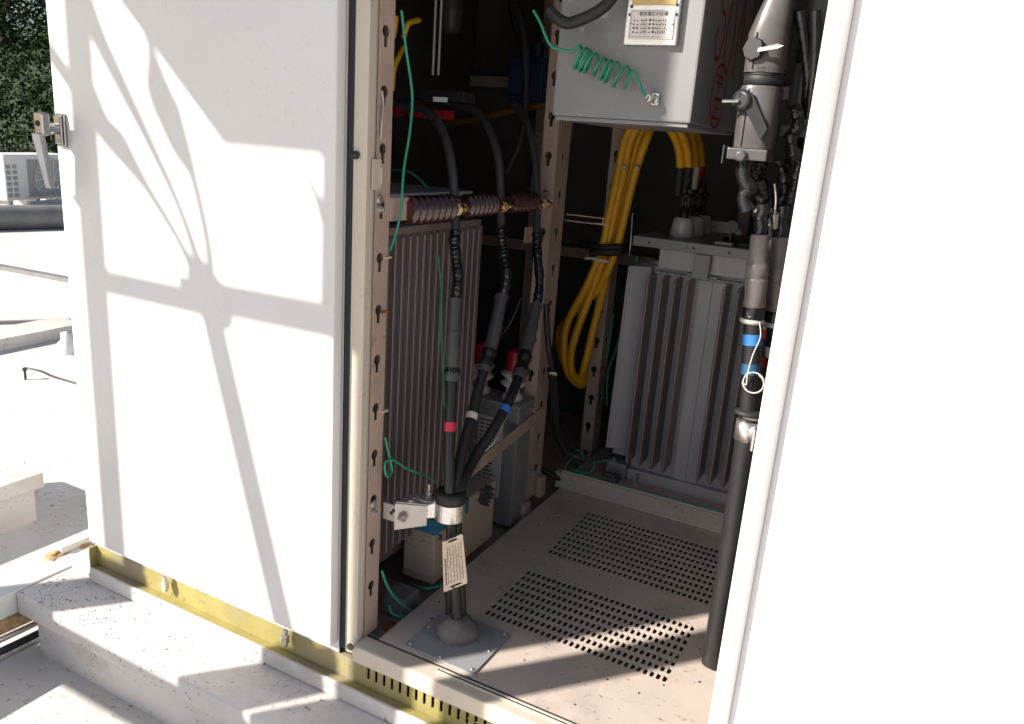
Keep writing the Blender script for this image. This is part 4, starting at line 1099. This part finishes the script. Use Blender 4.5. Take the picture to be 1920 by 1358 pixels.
# ------------------------------------------------------------ right-hand pole switch columns and cable terminations
def housing(x, y, dz, m, lbl, lever, slim=1.0):
    t = thing('polymer_switch_pole', lbl, 'switch pole', (x, y, 1.0 + dz))
    w = .036 * slim
    b = MB()
    prof = [(w * .55, .0), (w * .98, .03), (w, .055), (w, .19)]
    def octo(z, w_, d_, ox=0): return [(x + ox + w_ * c_, y + d_ * s_, z) for c_, s_ in [(math.copysign(abs(math.cos(a)) ** .62, math.cos(a)), math.copysign(abs(math.sin(a)) ** .62, math.sin(a))) for a in [2 * math.pi * (k + .5) / 24 for k in range(24)]]]
    levels = [(1.035, w * .80, w * .85), (1.055, w * .98, w), (1.12, w, w), (1.165, w * 1.0, w)]
    def loft(levels):
        rings = [octo(z + dz, a, c_, ox) for z, a, c_, *r_ in levels for ox in ((r_[0] if r_ else 0),)]
        vs = [p for r_ in rings for p in r_]; fs = []
        for i in range(len(rings) - 1):
            for k in range(24): fs.append((i * 24 + k, i * 24 + (k + 1) % 24, (i + 1) * 24 + (k + 1) % 24, (i + 1) * 24 + k))
        b.add(vs, fs, True)
        n_ = len(rings) - 1
        b.add(vs[:24], [tuple(range(24))[::-1]]); b.add(vs[n_ * 24:], [tuple(range(24))])
    loft([(1.055, w * .95, w), (1.08, w, w), (1.158, w, w), (1.163, w * .95, w * .95)])
    loft([(1.185, w * .98, w), (1.25, w, w), (1.28, w * .86, w * .9, .004), (1.335, w * .55, w * .6, .012), (1.5, w * .5, w * .5, .014)])
    b.build('housing', m, t)
    b = MB(); b.box(x - w * 1.1, x + w * .9, y - w * 1.02, y + w, 1.034 + dz, 1.0545 + dz, .003); b.box(x - w * 1.35, x - w * 1.28, y - w * .9, y + w * .5, 1.025 + dz, 1.058 + dz, .002)
    b.lathe([(.011, 0), (.011, .003), (.006, .004)], (x - w * .35, y - w * 1.1, 1.041 + dz), (0, -1, 0), 8); b.build('flange', M['sleeve'], t)
    b = MB(); b.lathe([(w * .8, 0), (w * .98, .004), (w * .98, .018), (w * .8, .022)], (x, y, 1.163 + dz), (0, 0, 1), 20)
    for k in range(3): b.lathe([(w * .99, 0), (w * 1.04, .002), (w * .99, .004)], (x, y, 1.180 + dz + k * .005), (0, 0, 1), 20)
    b.build('band', M['rubber'], t)
    b = MB(); b.tube([(x - w * .45, y - w * 1.005, 1.058 + dz), (x - w * .45, y - w * 1.005, 1.157 + dz)], .0012, 6, 0); b.tube([(x - w * .45, y - w * 1.005, 1.19 + dz), (x - w * .45, y - w * 1.005, 1.25 + dz)], .0012, 6, 0); b.build('mould_seam', M['dark_gap'], t)
    if lever:
        b = MB(); b.lathe([(.017, 0), (.019, .004), (.019, .010), (.012, .012)], (x - w * .62, y - w * .95, 1.136 + dz), (-.3, -1, .0), 18)
        b.prism([(x - w * .62 - .012, y - w - .010, 1.148 + dz), (x - w * .62 + .014, y - w - .010, 1.15 + dz), (x + w * .75, y - w - .006, 1.090 + dz), (x + w * .5, y - w - .006, 1.070 + dz)], (0, .006, 0))
        b.build('lever', M['dark_poly'], t)
        b = MB(); b.tube([(x - w * .8, y - w - .012, 1.134 + dz), (x - w * 1.55, y - w - .02, 1.132 + dz)], .003, 8, 0); b.build('lever_pin', M['alu'], t)
        b = MB(); b.lathe([(.018, 0), (.020, .004), (.018, .010)], (x - w * .45, y - w * .97, 1.222 + dz), (-.2, -1, 0), 8)
        b.build('knob', M['dark_poly'], t)
        b = MB(); b.prism([(x - w * .2, y - w - .014, 1.222 + dz), (x + w * .7, y - w - .02, 1.229 + dz), (x + w * 1.0, y - w - .02, 1.226 + dz), (x + w * .7, y - w - .02, 1.221 + dz), (x - w * .2, y - w - .014, 1.216 + dz)], (0, -.003, 0)); b.build('wing', M['zinc'], t)
    # taped joint below
    b = MB(); q = [(x - .012, y, 1.03 + dz), (x - .01, y - .006, 1.005 + dz), (x + .002, y, .985 + dz), (x - .004, y - .004, .965 + dz), (x + .006, y, .945 + dz)]
    b.tube(q, .014, 12, 6, radii=[.016, .013, .018, .012, .016]); b.build('taped_joint', M['tape'], t)
    return t
housing(.586, .34, .012, M['poly'], 'gray polymer switch pole with dark levers at the right of the switch box', True)
housing(.655, .42, .06, M['sleeve'], 'dark polymer switch pole behind the gray one beside the right post', False, .95)

def term_column(pts, lbl, tapes, m, joint_top):
    t = thing('cable_termination', lbl, 'cable', pts[0])
    P = [Vector(p) for p in pts]    # bottom, clamp, boot bottom, mid, top, lug top
    b = MB(); b.tube(P[0:3], .0178, 20, 5); b.build('cable_core', M['black'], t)
    b = MB(); a, c_ = P[2], P[4]
    q = [a.lerp(c_, s) for s in (0, .02, .18, .36, .40, .42, .44, .60, .62, .78, .98, 1)]
    b.tube(q, .02, 20, 0, radii=[.017, .0215, .0195, .0222, .0222, .0190, .0222, .0205, .0175, .0172, .0172, .0150]); b.build('boot', m, t)
    b = MB(); b.tube([a - Vector((0, 0, .022)), a - Vector((0, 0, .018)), a - Vector((0, 0, .008)), a + Vector((0, 0, .002))], .02, 18, 3, radii=[.0185, .0225, .021, .022]); b.build('taped_collar', M['tape'], t)
    b = MB(); b.lathe([(.0185, 0), (.0235, .003), (.0235, .008), (.02, .011)], a - Vector((0, 0, .030)), (0, 0, 1), 22); b.build('collar_ring', M['white_porcelain'], t)
    b = MB(); rad = [.010 + .003 * ((i * 7) % 3) / 2 for i in range(6)]
    b.tube([c_.lerp(P[5], i / 5) + Vector((.002 * ((i * 5) % 3 - 1), 0, 0)) for i in range(6)], .011, 12, 3, radii=rad); b.build('taped_lug', M['tape'], t)
    for (f, tm) in tapes:
        p = P[1].lerp(P[2], f); d = (P[2] - P[1]).normalized() * .0105
        b = MB(); b.tube([p - d, p + d], .0186, 20, 0); b.build('marker_tape', M[tm], t)
    return t
term_column([(0.6648, 0.3200, 0.4562), (0.6616, 0.3200, 0.5122), (0.6336, 0.3300, 0.7765), (0.6227, 0.3300, 0.8345), (0.6223, 0.3350, 0.9145), (0.6179, 0.3400, 0.9679)], 'black cable with blue tapes and taupe boot left of the open door', [(.775, 'blue'), (.56, 'blue_dull')], M['sleeve_light'], 0)
term_column([(0.7104, 0.3700, 0.4509), (0.7037, 0.3700, 0.5069), (0.6679, 0.3800, 0.7671), (0.6593, 0.3800, 0.8340), (0.6524, 0.3850, 0.9096), (0.6465, 0.3900, 0.9660)], 'black cable with a white tape and taupe boot against the right post', [(.70, 'white')], M['sleeve_light'], 0)
term_column([(0.6831, 0.4000, 0.4331), (0.6743, 0.4000, 0.4901), (0.6419, 0.4100, 0.7549), (0.6364, 0.4100, 0.8166), (0.6278, 0.4200, 0.8990), (0.6242, 0.4200, 0.9606)], 'black cable with red tapes and gray boot between its two neighbors', [(.86, 'red'), (.64, 'redcap')], M['sleeve'], 0)
# looped white tail wire
b = MB()
lc = Vector((0.6598, 0.2980, 0.6406))
pts = [(0.6523, 0.3000, 0.7577), (0.6585, 0.3000, 0.7300), (0.6505, 0.2980, 0.6946), (0.6465, 0.2970, 0.6572), (0.6470, 0.2970, 0.6338)]
for k in range(26):
    a = math.radians(185 + k * 24)
    rr = .0205 if k < 14 else .0192
    pts.append((lc.x + rr * math.cos(a) * 1.0, lc.y - .0006 * k / 4, lc.z + rr * math.sin(a)))
b.tube(pts, .0012, 7, 4)
tag(b.build('looped_wire', M['white']), 'thin cream wire tied in a ring before the blue-taped cable', 'wire')
# steel clamp on the right cables
rc = thing('steel_clamp', 'white-metal clamp round the taped cables at the right', 'clamp', (0.6598, 0.3000, 0.5513))
q = Vector((0.6596, 0.3200, 0.5387))
b = MB(); b.lathe([(.022, -.02), (.0245, -.02), (.0245, .02), (.022, .02)], q, (0, 0, 1), 24); b.box(q.x + .018, q.x + .023, q.y - .05, q.y - .018, q.z - .024, q.z + .020, .001); b.build('band', M['alu'], rc)
b = MB(); b.tube([(q.x + .02, q.y - .036, q.z - .004), (q.x + .05, q.y - .036, q.z - .004)], .004, 10, 0); b.box(q.x + .040, q.x + .044, q.y - .055, q.y - .02, q.z - .026, q.z + .018, .001); b.box(q.x + .040, q.x + .075, q.y - .03, q.y - .027, q.z + .010, q.z + .022, .001); b.build('ear', M['alu'], rc)
b = MB(); b.lathe([(.020, -.006), (.030, -.003), (.030, .004), (.02, .006)], q + Vector((-.002, 0, .036)), (0, 0, 1), 24)
b.build('rubber_washer', M['rubber'], rc)
b = MB(); b.lathe([(.0185, .0), (.020, .0), (.022, .012), (.0185, .014)], q + Vector((.004, 0, .026)), (0, 0, 1), 24); b.build('pale_sleeve', M['strut'], rc)
b = MB(); b.box(q.x + .05, .80, q.y - .02, q.y - .015, q.z - .03, q.z + .02, .001); P_('support_strap', b, M['strut'])
b = MB(); b.tube([(q.x, q.y, q.z - .02), (q.x + .004, q.y, .25), (q.x + .004, q.y, .006)], .0215, 20, 6)
tag(b.build('riser_cable', M['black']), 'thick dark riser cable standing on the floor under the steel clamp', 'cable')
# silver gas-strut-like link between the columns
b = MB(); b.tube([(0.6294, 0.3600, 1.0075), (0.6364, 0.3600, 0.9818), (0.6380, 0.3600, 0.9594), (0.6393, 0.3600, 0.9447)], .006, 10, 3, radii=[.002, .002, .0022, .007]); b.tube([(0.6378, 0.3600, 0.9544), (0.6405, 0.3700, 0.9263)], .008, 12, 0, radii=[.009, .006])
tag(b.build('earth_hook', M['alu']), 'slim silver hook rod between the two switch poles', 'hook')
# tangle of black taped leads in the upper right
for k, pts in enumerate(([(0.5920, 0.4000, 1.0486), (0.5867, 0.4100, 1.0183), (0.6052, 0.4000, 0.9898), (0.6015, 0.4100, 0.9484), (0.6139, 0.4100, 0.9084)], [(0.6219, 0.4200, 1.0511), (0.6380, 0.4300, 1.0024), (0.6361, 0.4300, 0.9512), (0.6522, 0.4300, 0.9012)], [(0.6617, 0.4000, 1.0538), (0.6586, 0.4100, 1.0045), (0.6566, 0.4100, 0.9441), (0.6600, 0.4000, 0.8838)], [(0.6414, 0.3600, 1.1453), (0.6517, 0.3700, 1.1187), (0.6451, 0.3700, 1.0902), (0.6571, 0.3800, 1.0532)])):
    b = MB(); P = along(pts, 0, 1)
    b.tube(P, .012, 12, 0, radii=[.011 + .003 * math.sin(i * .45 + k) + random.uniform(-.0012, .0012) for i in range(len(P))])
    tag(b.build('taped_joint_lead', M['tape']), ['lumpy black taped lead right under the gray switch pole', 'lumpy black taped lead between the boots and the dark switch pole', 'lumpy black taped lead slanting down beside the right post', 'short lumpy taped lead at the side of the dark switch pole'][k], 'cable')
for k, (pts, r) in enumerate((([(0.6296, 0.3400, 1.3025), (0.6453, 0.3600, 1.2446), (0.6580, 0.3800, 1.1842), (0.6524, 0.4200, 1.0924), (0.6522, 0.4400, 1.0035), (0.6536, 0.4500, 0.9104)], .011), ([(0.6561, 0.3400, 1.3024), (0.6659, 0.3600, 1.2184), (0.6636, 0.4000, 1.1114), (0.6635, 0.4200, 1.0247), (0.6587, 0.4200, 0.9336)], .009), ([(0.5650, 0.4200, 1.0469), (0.5927, 0.4400, 1.0084), (0.6152, 0.4400, 0.9693), (0.6172, 0.4400, 0.9173)], .007))):
    b = MB(); b.tube(pts, r, 12, 6, radii=None)
    tag(b.build('taped_lead', M['tape']), ['thick black taped lead curving behind the dark switch pole', 'black taped lead hugging the right post top', 'thin black taped lead behind the gray boot'][k], 'cable')

# ------------------------------------------------------------ things outside, left
# painted rail with brown foam at the plinth end
wr = thing('painted_rail', 'white painted rail along the plinth end with brown foam lumps', 'rail', (-1.0, -.4, -.2))
b = MB(); b.box(-1.042, -0.968, -1.6, .06, -.20, -.136, .004); b.build('rail', M['ac'], wr)
for i, (x, y, s) in enumerate(((-1.045, -.03, .03), (-1.04, .05, .028), (-.99, .085, .022))):
    b = MB()
    vs = []; fs = []; n = 10; m_ = 6
    for j in range(m_ + 1):
        for k in range(n):
            a = 2 * math.pi * k / n; ph = math.pi * j / m_
            w = s * (1 + random.uniform(-.22, .22))
            vs.append((x + w * math.sin(ph) * math.cos(a), y + w * math.sin(ph) * math.sin(a) * 1.2, -.150 + w * .8 * math.cos(ph)))
    for j in range(m_):
        for k in range(n): fs.append((j * n + k, j * n + (k + 1) % n, (j + 1) * n + (k + 1) % n, (j + 1) * n + k))
    b.add(vs, fs, True); b.build('foam_lump', M['foam'], wr)
b = MB(); b.box(-1.05, -.93, .062, .11, -.20, -.135, .004); b.box(-1.05, -1.035, -.02, .11, -.135, -.115, .003); b.build('bracket', M['ac'], wr)
b = MB(); b.box(-0.955, -0.885, -.045, .03, -.1398, -.128, .003); b.lathe([(.004, 0), (.004, .003)], (-.93, -.01, -.128), (0, 0, 1), 12)
P_('anchor_plate', b, M['ac'])
# windblown grit on the plinth and the roof
rnd = random.Random(5)
def flakes(n, fx, fy, z, s0, s1):
    b = MB()
    for k in range(n):
        x, y = fx(), fy(); a = rnd.uniform(0, 6.28); q = rnd.uniform(s0, s1); l = q * rnd.uniform(.5, 2.2)
        u = Vector((math.cos(a), math.sin(a), 0)) * l; v = Vector((-math.sin(a), math.cos(a), 0)) * q * .5
        p = Vector((x, y, z + .0005))
        b.add([p - u, p - v, p + u * .8, p + v, p + Vector((0, 0, q * .5))], [(0, 1, 4), (1, 2, 4), (2, 3, 4), (3, 0, 4)])
    return b
tag(flakes(220, lambda: -.96 + abs(rnd.gauss(0, .22)), lambda: rnd.uniform(-.185, -.065), -.14, .0008, .003).build('grit', M['ink']), 'dark grit splashed over the top of the concrete plinth', 'grit', None, 'stuff')
tag(flakes(1100, lambda: -1.1 - abs(rnd.gauss(0, .9)), lambda: rnd.uniform(-.4, 2.2), RZ, .0010, .0038).build('grit', M['ink']), 'dark windblown grit on the white roof beside the cubicle', 'grit', None, 'stuff')

# block wall with cap
bw = thing('low_block_wall', 'low beige block with overhanging cap at the left edge', 'wall', (-1.7, -.4, RZ))
b = MB(); b.box(-2.0, -1.6, -1.6, .285, -.205, -.150, .005); b.build('cap', M['concrete'], bw)
b = MB(); b.box(-1.98, -1.61, -1.6, .255, RZ - .02, -.2055, .004); b.build('body', M['concrete'], bw)
# pipes near the plinth corner
for k, z in enumerate((-.20, -.235, -.268)):
    b = MB(); y = -.20
    r = (.020, .008, .010)[k]
    b.tube([(-.985, -.9, z - .02), (-.985, -.4, z - .02), (-.97, -.165 - .01 * k, z - .02), (-.96, .3, z - .02)], r, 12, 4)
    tag(b.build('conduit_pipe', (M['foam'], M['alu'], M['dark_poly'])[k]), ['tan conduit along the plinth corner, topmost of three', 'bright thin conduit along the plinth corner, middle one', 'dark conduit along the plinth corner, lowest of three'][k], 'pipe')
b = MB(); b.tube([(-.985, -.9, -.318), (-.985, -.2, -.316), (-.97, .3, -.316)], .006, 10, 3)
tag(b.build('conduit_pipe', M['alu']), 'thin silver wire lying on the roof by the plinth corner', 'pipe')
# roof details in the distance
def rl(a, c_, w, h, m_, name, lbl, cat):
    a = Vector(a); c_ = Vector(c_); d = (c_ - a).normalized(); a = a - d * 3.0; c_ = c_ + d * 2.0; n_ = Vector((-d.y, d.x, 0)) * w * .5
    b = MB(); b.prism([a + n_, a - n_, c_ - n_, c_ + n_], (0, 0, h)); return tag(b.build(name, m_), lbl, cat)
rl((-5.8272, 2.7245, -0.3200), (-5.2562, 2.7700, -0.3200), .07, .035, M['pipe'], 'roof_seam', 'dark seam crossing the white roof farthest from the camera', 'seam')
rl((-4.1869, 1.7358, -0.3200), (-4.0139, 1.9754, -0.3200), .035, .02, M['pipe'], 'roof_seam', 'thin dark seam crossing the white roof halfway', 'seam')
rl((-3.9637, 1.6012, -0.3200), (-3.7926, 1.8273, -0.3200), .06, .02, M['galv'], 'roof_seam', 'gray seam strip just nearer than the thin halfway seam', 'seam')
a = Vector((-3.2637, 1.2221, -0.3200)); c_ = Vector((-2.8496, 1.2311, -0.3200))
b = MB(); b.tube([a, a.lerp(c_, .3) + Vector((0, .01, .004)), a.lerp(c_, .7) + Vector((0, -.01, .004)), c_ + (c_ - a) * .6], .006, 8, 5)
tag(b.build('roof_wire', M['dark_poly']), 'thin dark wire lying across the white roof nearest the door', 'wire')
b = MB(); p = Vector((-3.0698, 1.1116, -0.3200)); b.tube([p, p + Vector((0, 0, .05))], .006, 8, 0); b.lathe([(.012, 0), (.012, .01)], p + Vector((0, 0, .05)), (0, 0, 1), 10)
tag(b.build('roof_pin', M['dark_poly']), 'tiny dark pin standing on the roof by the wire', 'pin')
p = Vector((-3.3646, 1.5376, -0.3200)); b = MB(); b.lathe([(.05, 0), (.05, .06), (.03, .08), (.03, .12), (0, .13)], p, (0, 0, 1), 18)
tag(b.build('roof_drain', M['ac']), 'small white drain vent on the roof beside the door edge', 'vent')
# slab added in place of a blue-gray shadow; its side gives the shade
q = [(-3.6211, 0.7735, -0.3200), (-3.6616, 1.4192, -0.3200), (-3.6776, 1.7503, -0.3200), (-3.6772, 1.8635, -0.3200)]
b = MB(); q0 = Vector(q[0]); q3 = Vector(q[3]); dd = (q3 - q0).normalized(); nn_ = Vector((-dd.y, dd.x, 0))
if nn_.dot(Vector((-1, 1, 0))) < 0: nn_ = -nn_
b.prism([q0, q3, q3 + nn_ * .25, q0 + nn_ * .25], (0, 0, .07))
tag(b.build('shadow_slab', M['roof']), 'low white slab added on the roof in place of a shadow', 'curb')
# air conditioner
A0 = Vector((-8.5334, 4.4336, 0.4800)); A1 = Vector((-8.6866, 5.0118, 0.4800)); ed = (A1 - A0).normalized(); bk = Vector((-ed.y, ed.x, 0))
if bk.dot(Vector((-1, 1, 0))) < 0: bk = -bk
ax_ = math.atan2(ed.y, ed.x)
ac = thing('air_conditioner', 'white outdoor air conditioner with a round fan grille on the far roof', 'air conditioner', (A1.x, A1.y, RZ))
TM = Matrix.Translation((A1.x, A1.y, 0)) @ Matrix.Rotation(ax_, 4, 'Z')
# local: x along face (0 at right seen edge, negative to the left), y back, z world
b = MB(); b.box(-.78, .25, .0, .35, -.04, .48, .015, TM); b.build('casing', M['ac'], ac)
b = MB(); b.box(-.46, .12, -.012, -.001, -.01, .42, .004, TM); b.build('fan_recess', M['ac_grille'], ac)
fc = Vector((-.12, -.016, .19))
b = MB()
for k in range(9):
    r = .04 + k * .026
    pts = [TM @ Vector((fc.x + r * math.cos(a), fc.y, fc.z + r * math.sin(a))) for a in [2 * math.pi * j / 28 for j in range(29)]]
    b.tube(pts, .0045, 5, 0, cap=False)
for k in range(14):
    a = 2 * math.pi * k / 14
    b.tube([TM @ Vector((fc.x + .05 * math.cos(a), fc.y - .004, fc.z + .05 * math.sin(a))), TM @ Vector((fc.x + .25 * math.cos(a + .5), fc.y - .004, fc.z + .25 * math.sin(a + .5)))], .005, 5, 0)
b.build('fan_grille', M['ac'], ac)
b = MB(); b.lathe([(.055, 0), (.055, .006), (0, .012)], TM @ fc, TM.to_3x3() @ Vector((0, -1, 0)), 22); b.build('fan_hub', M['ac'], ac)
b = MB()
for i in range(2):
    for j in range(6): b.cut().box(-.76 + i * .09, -.70 + i * .09, -.006, -.0005, .0 + j * .065, .042 + j * .065, .002, TM)
b.build('side_vent', M['ac_grille'], ac)
b = MB()
for x in (-.7, -.3, .1): b.cut().box(x - .03, x + .03, .03, .3, RZ, -.041, .004, TM)
b.build('foot', M['galv'], ac)
b = MB(); b.box(-.52, .3, -.06, -.01, RZ, -.055, .004, TM)
tag(b.build('gray_block', M['galv']), 'gray block standing in front of the air conditioner', 'block')
# gray duct cover in front
D0 = Vector((-8.1925, 4.1503, -0.3200)); D1 = Vector((-8.0733, 4.5737, -0.3200)); dd = (D1 - D0).normalized()
b = MB(); z = RZ + .13; b.tube([D0 - dd * 2.5 + Vector((0, 0, .13)), D1 + dd * 1.5 + Vector((0, 0, .13))], .14, 18, 0)
tag(b.build('duct', M['pipe']), 'long round gray duct lying before the air conditioner', 'duct')
# trees
for k, (x, y, z, h, w) in enumerate(((-33, 22, 2.9, 4.2, 3.8), (-29.5, 24, 3.0, 4.4, 3.6), (-36.5, 21, 2.8, 4.2, 3.8), (-41, 23, 2.9, 4.8, 4.4), (-25, 26, 3.1, 4.4, 4.0))):
    tree(x, y, z, h, w, ['bushy tree crowning the green slope beside the door top', 'tree on the green slope hidden mostly by the door', 'tree on the green slope left of the bushy one', 'outermost tree on the green slope past the left edge', 'tree on the green slope far behind the cubicle'][k], 20 + k)

# ------------------------------------------------------------ unseen steel gantry added left of the camera, shaped to throw the shadows
DY = 1.10
SH = Vector((-DY / 1.15, -DY, DY * .95 / 1.15))         # back along the sunlight from the door plane
def G(x, z, d=0): return Vector((x, -.06, z)) + SH + Vector((0, d, 0))
ga = thing('shadow_gantry', 'unseen steel gantry with hanging gear, shaped to throw the door shadows', 'gantry', (SH.x - .3, -1.16, RZ))
def bar(mb, x0, z0, x1, z1, w, th=.03):
    a = G(x0, z0); c_ = G(x1, z1); d = (c_ - a).normalized(); n_ = Vector((-d.z, 0, d.x)) * w * .5
    mb.prism([a + n_, a - n_, c_ - n_, c_ + n_], (0, th, 0))
low = RZ - SH.z
b = MB(); bar(b, -.735, 2.2, -.738, low, .058); b.build('post', M['galv'], ga)
b = MB(); bar(b, .045, 1.9, .045, low, .14); b.build('post', M['galv'], ga)
b = MB(); bar(b, .26, 1.25, .25, low, .10); b.build('post', M['galv'], ga)
b = MB(); bar(b, -.765, .665, -.34, .665, .032); bar(b, -.45, .68, .30, .69, .045); b.build('crossbar', M['galv'], ga)
b = MB(); bar(b, -.385, .70, -.17, -.05, .042); bar(b, -.17, -.05, -.10, low, .05); b.build('brace', M['galv'], ga)
b = MB(); bar(b, -.99, 1.30, -.74, 1.06, .035); b.build('brace', M['galv'], ga)
b = MB(); b.prism([G(-.88, -.06), G(-.70, -.06), G(-.70, -.62), G(-.88, -.62)], (0, .02, 0)); b.build('shade_plate', M['galv'], ga)  # unseen plate added to widen the shadow on the plinth's left end
b = MB(); bar(b, -.6995, -.37, .2, -.37, .15); b.build('crossbar', M['galv'], ga)  # broad low bar added to keep the plinth front in shade
b = MB(); b.prism([G(-.25, -.09), G(-.09, -.03), G(-.06, -.294), G(-.25, -.294)], (0, .02, 0)); b.build('shade_plate', M['galv'], ga)  # unseen plate added to shade the plinth and base channel
b = MB(); bar(b, -.052, 1.02, -.056, .66, .022); b.build('brace', M['galv'], ga)
b = MB(); b.prism([G(-.60, 1.25), G(-.33, 1.0), G(-.08, 1.0), G(.087, 1.0), G(.087, 2.3), G(-1.2, 2.3)], (0, .05, 0)); b.build('shade_panel', M['galv'], ga)  # unseen panel, outline shaped to shade the door top and open bay
def lumpy(name, pts, rad, m_):
    b = MB(); b.tube([G(x, z, .0) for x, z in pts], .01, 10, 5, radii=rad); b.build(name, m_, ga)
lumpy('hanging_lead', [(-.40, .70), (-.47, .80), (-.56, .90), (-.64, .98), (-.69, 1.02), (-.72, 1.10)], [.016, .008, .010, .029, .026, .010], M['rubber'])
lumpy('hanging_lead', [(-.39, .70), (-.46, .86), (-.55, 1.0), (-.62, 1.1), (-.70, 1.22), (-.76, 1.36)], [.013, .008, .012, .017, .022, .028], M['rubber'])
lumpy('hanging_lead', [(-.38, .70), (-.385, .80), (-.42, .93), (-.455, .99), (-.49, 1.06), (-.51, 1.10), (-.53, 1.18), (-.58, 1.30)], [.013, .009, .009, .025, .034, .030, .007, .009], M['rubber'])
lumpy('clamp_knot', [(-.42, .76), (-.39, .70), (-.35, .66)], [.020, .052, .03], M['rubber'])
lumpy('lever_rod', [(-.12, .96), (-.09, .90), (-.075, .84)], [.005, .008, .005], M['rubber'])
b = MB(); b.box(-1.35, -.95, -1.22, -1.08, RZ, RZ + .35, .02); b.build('footing', M['concrete'], ga)
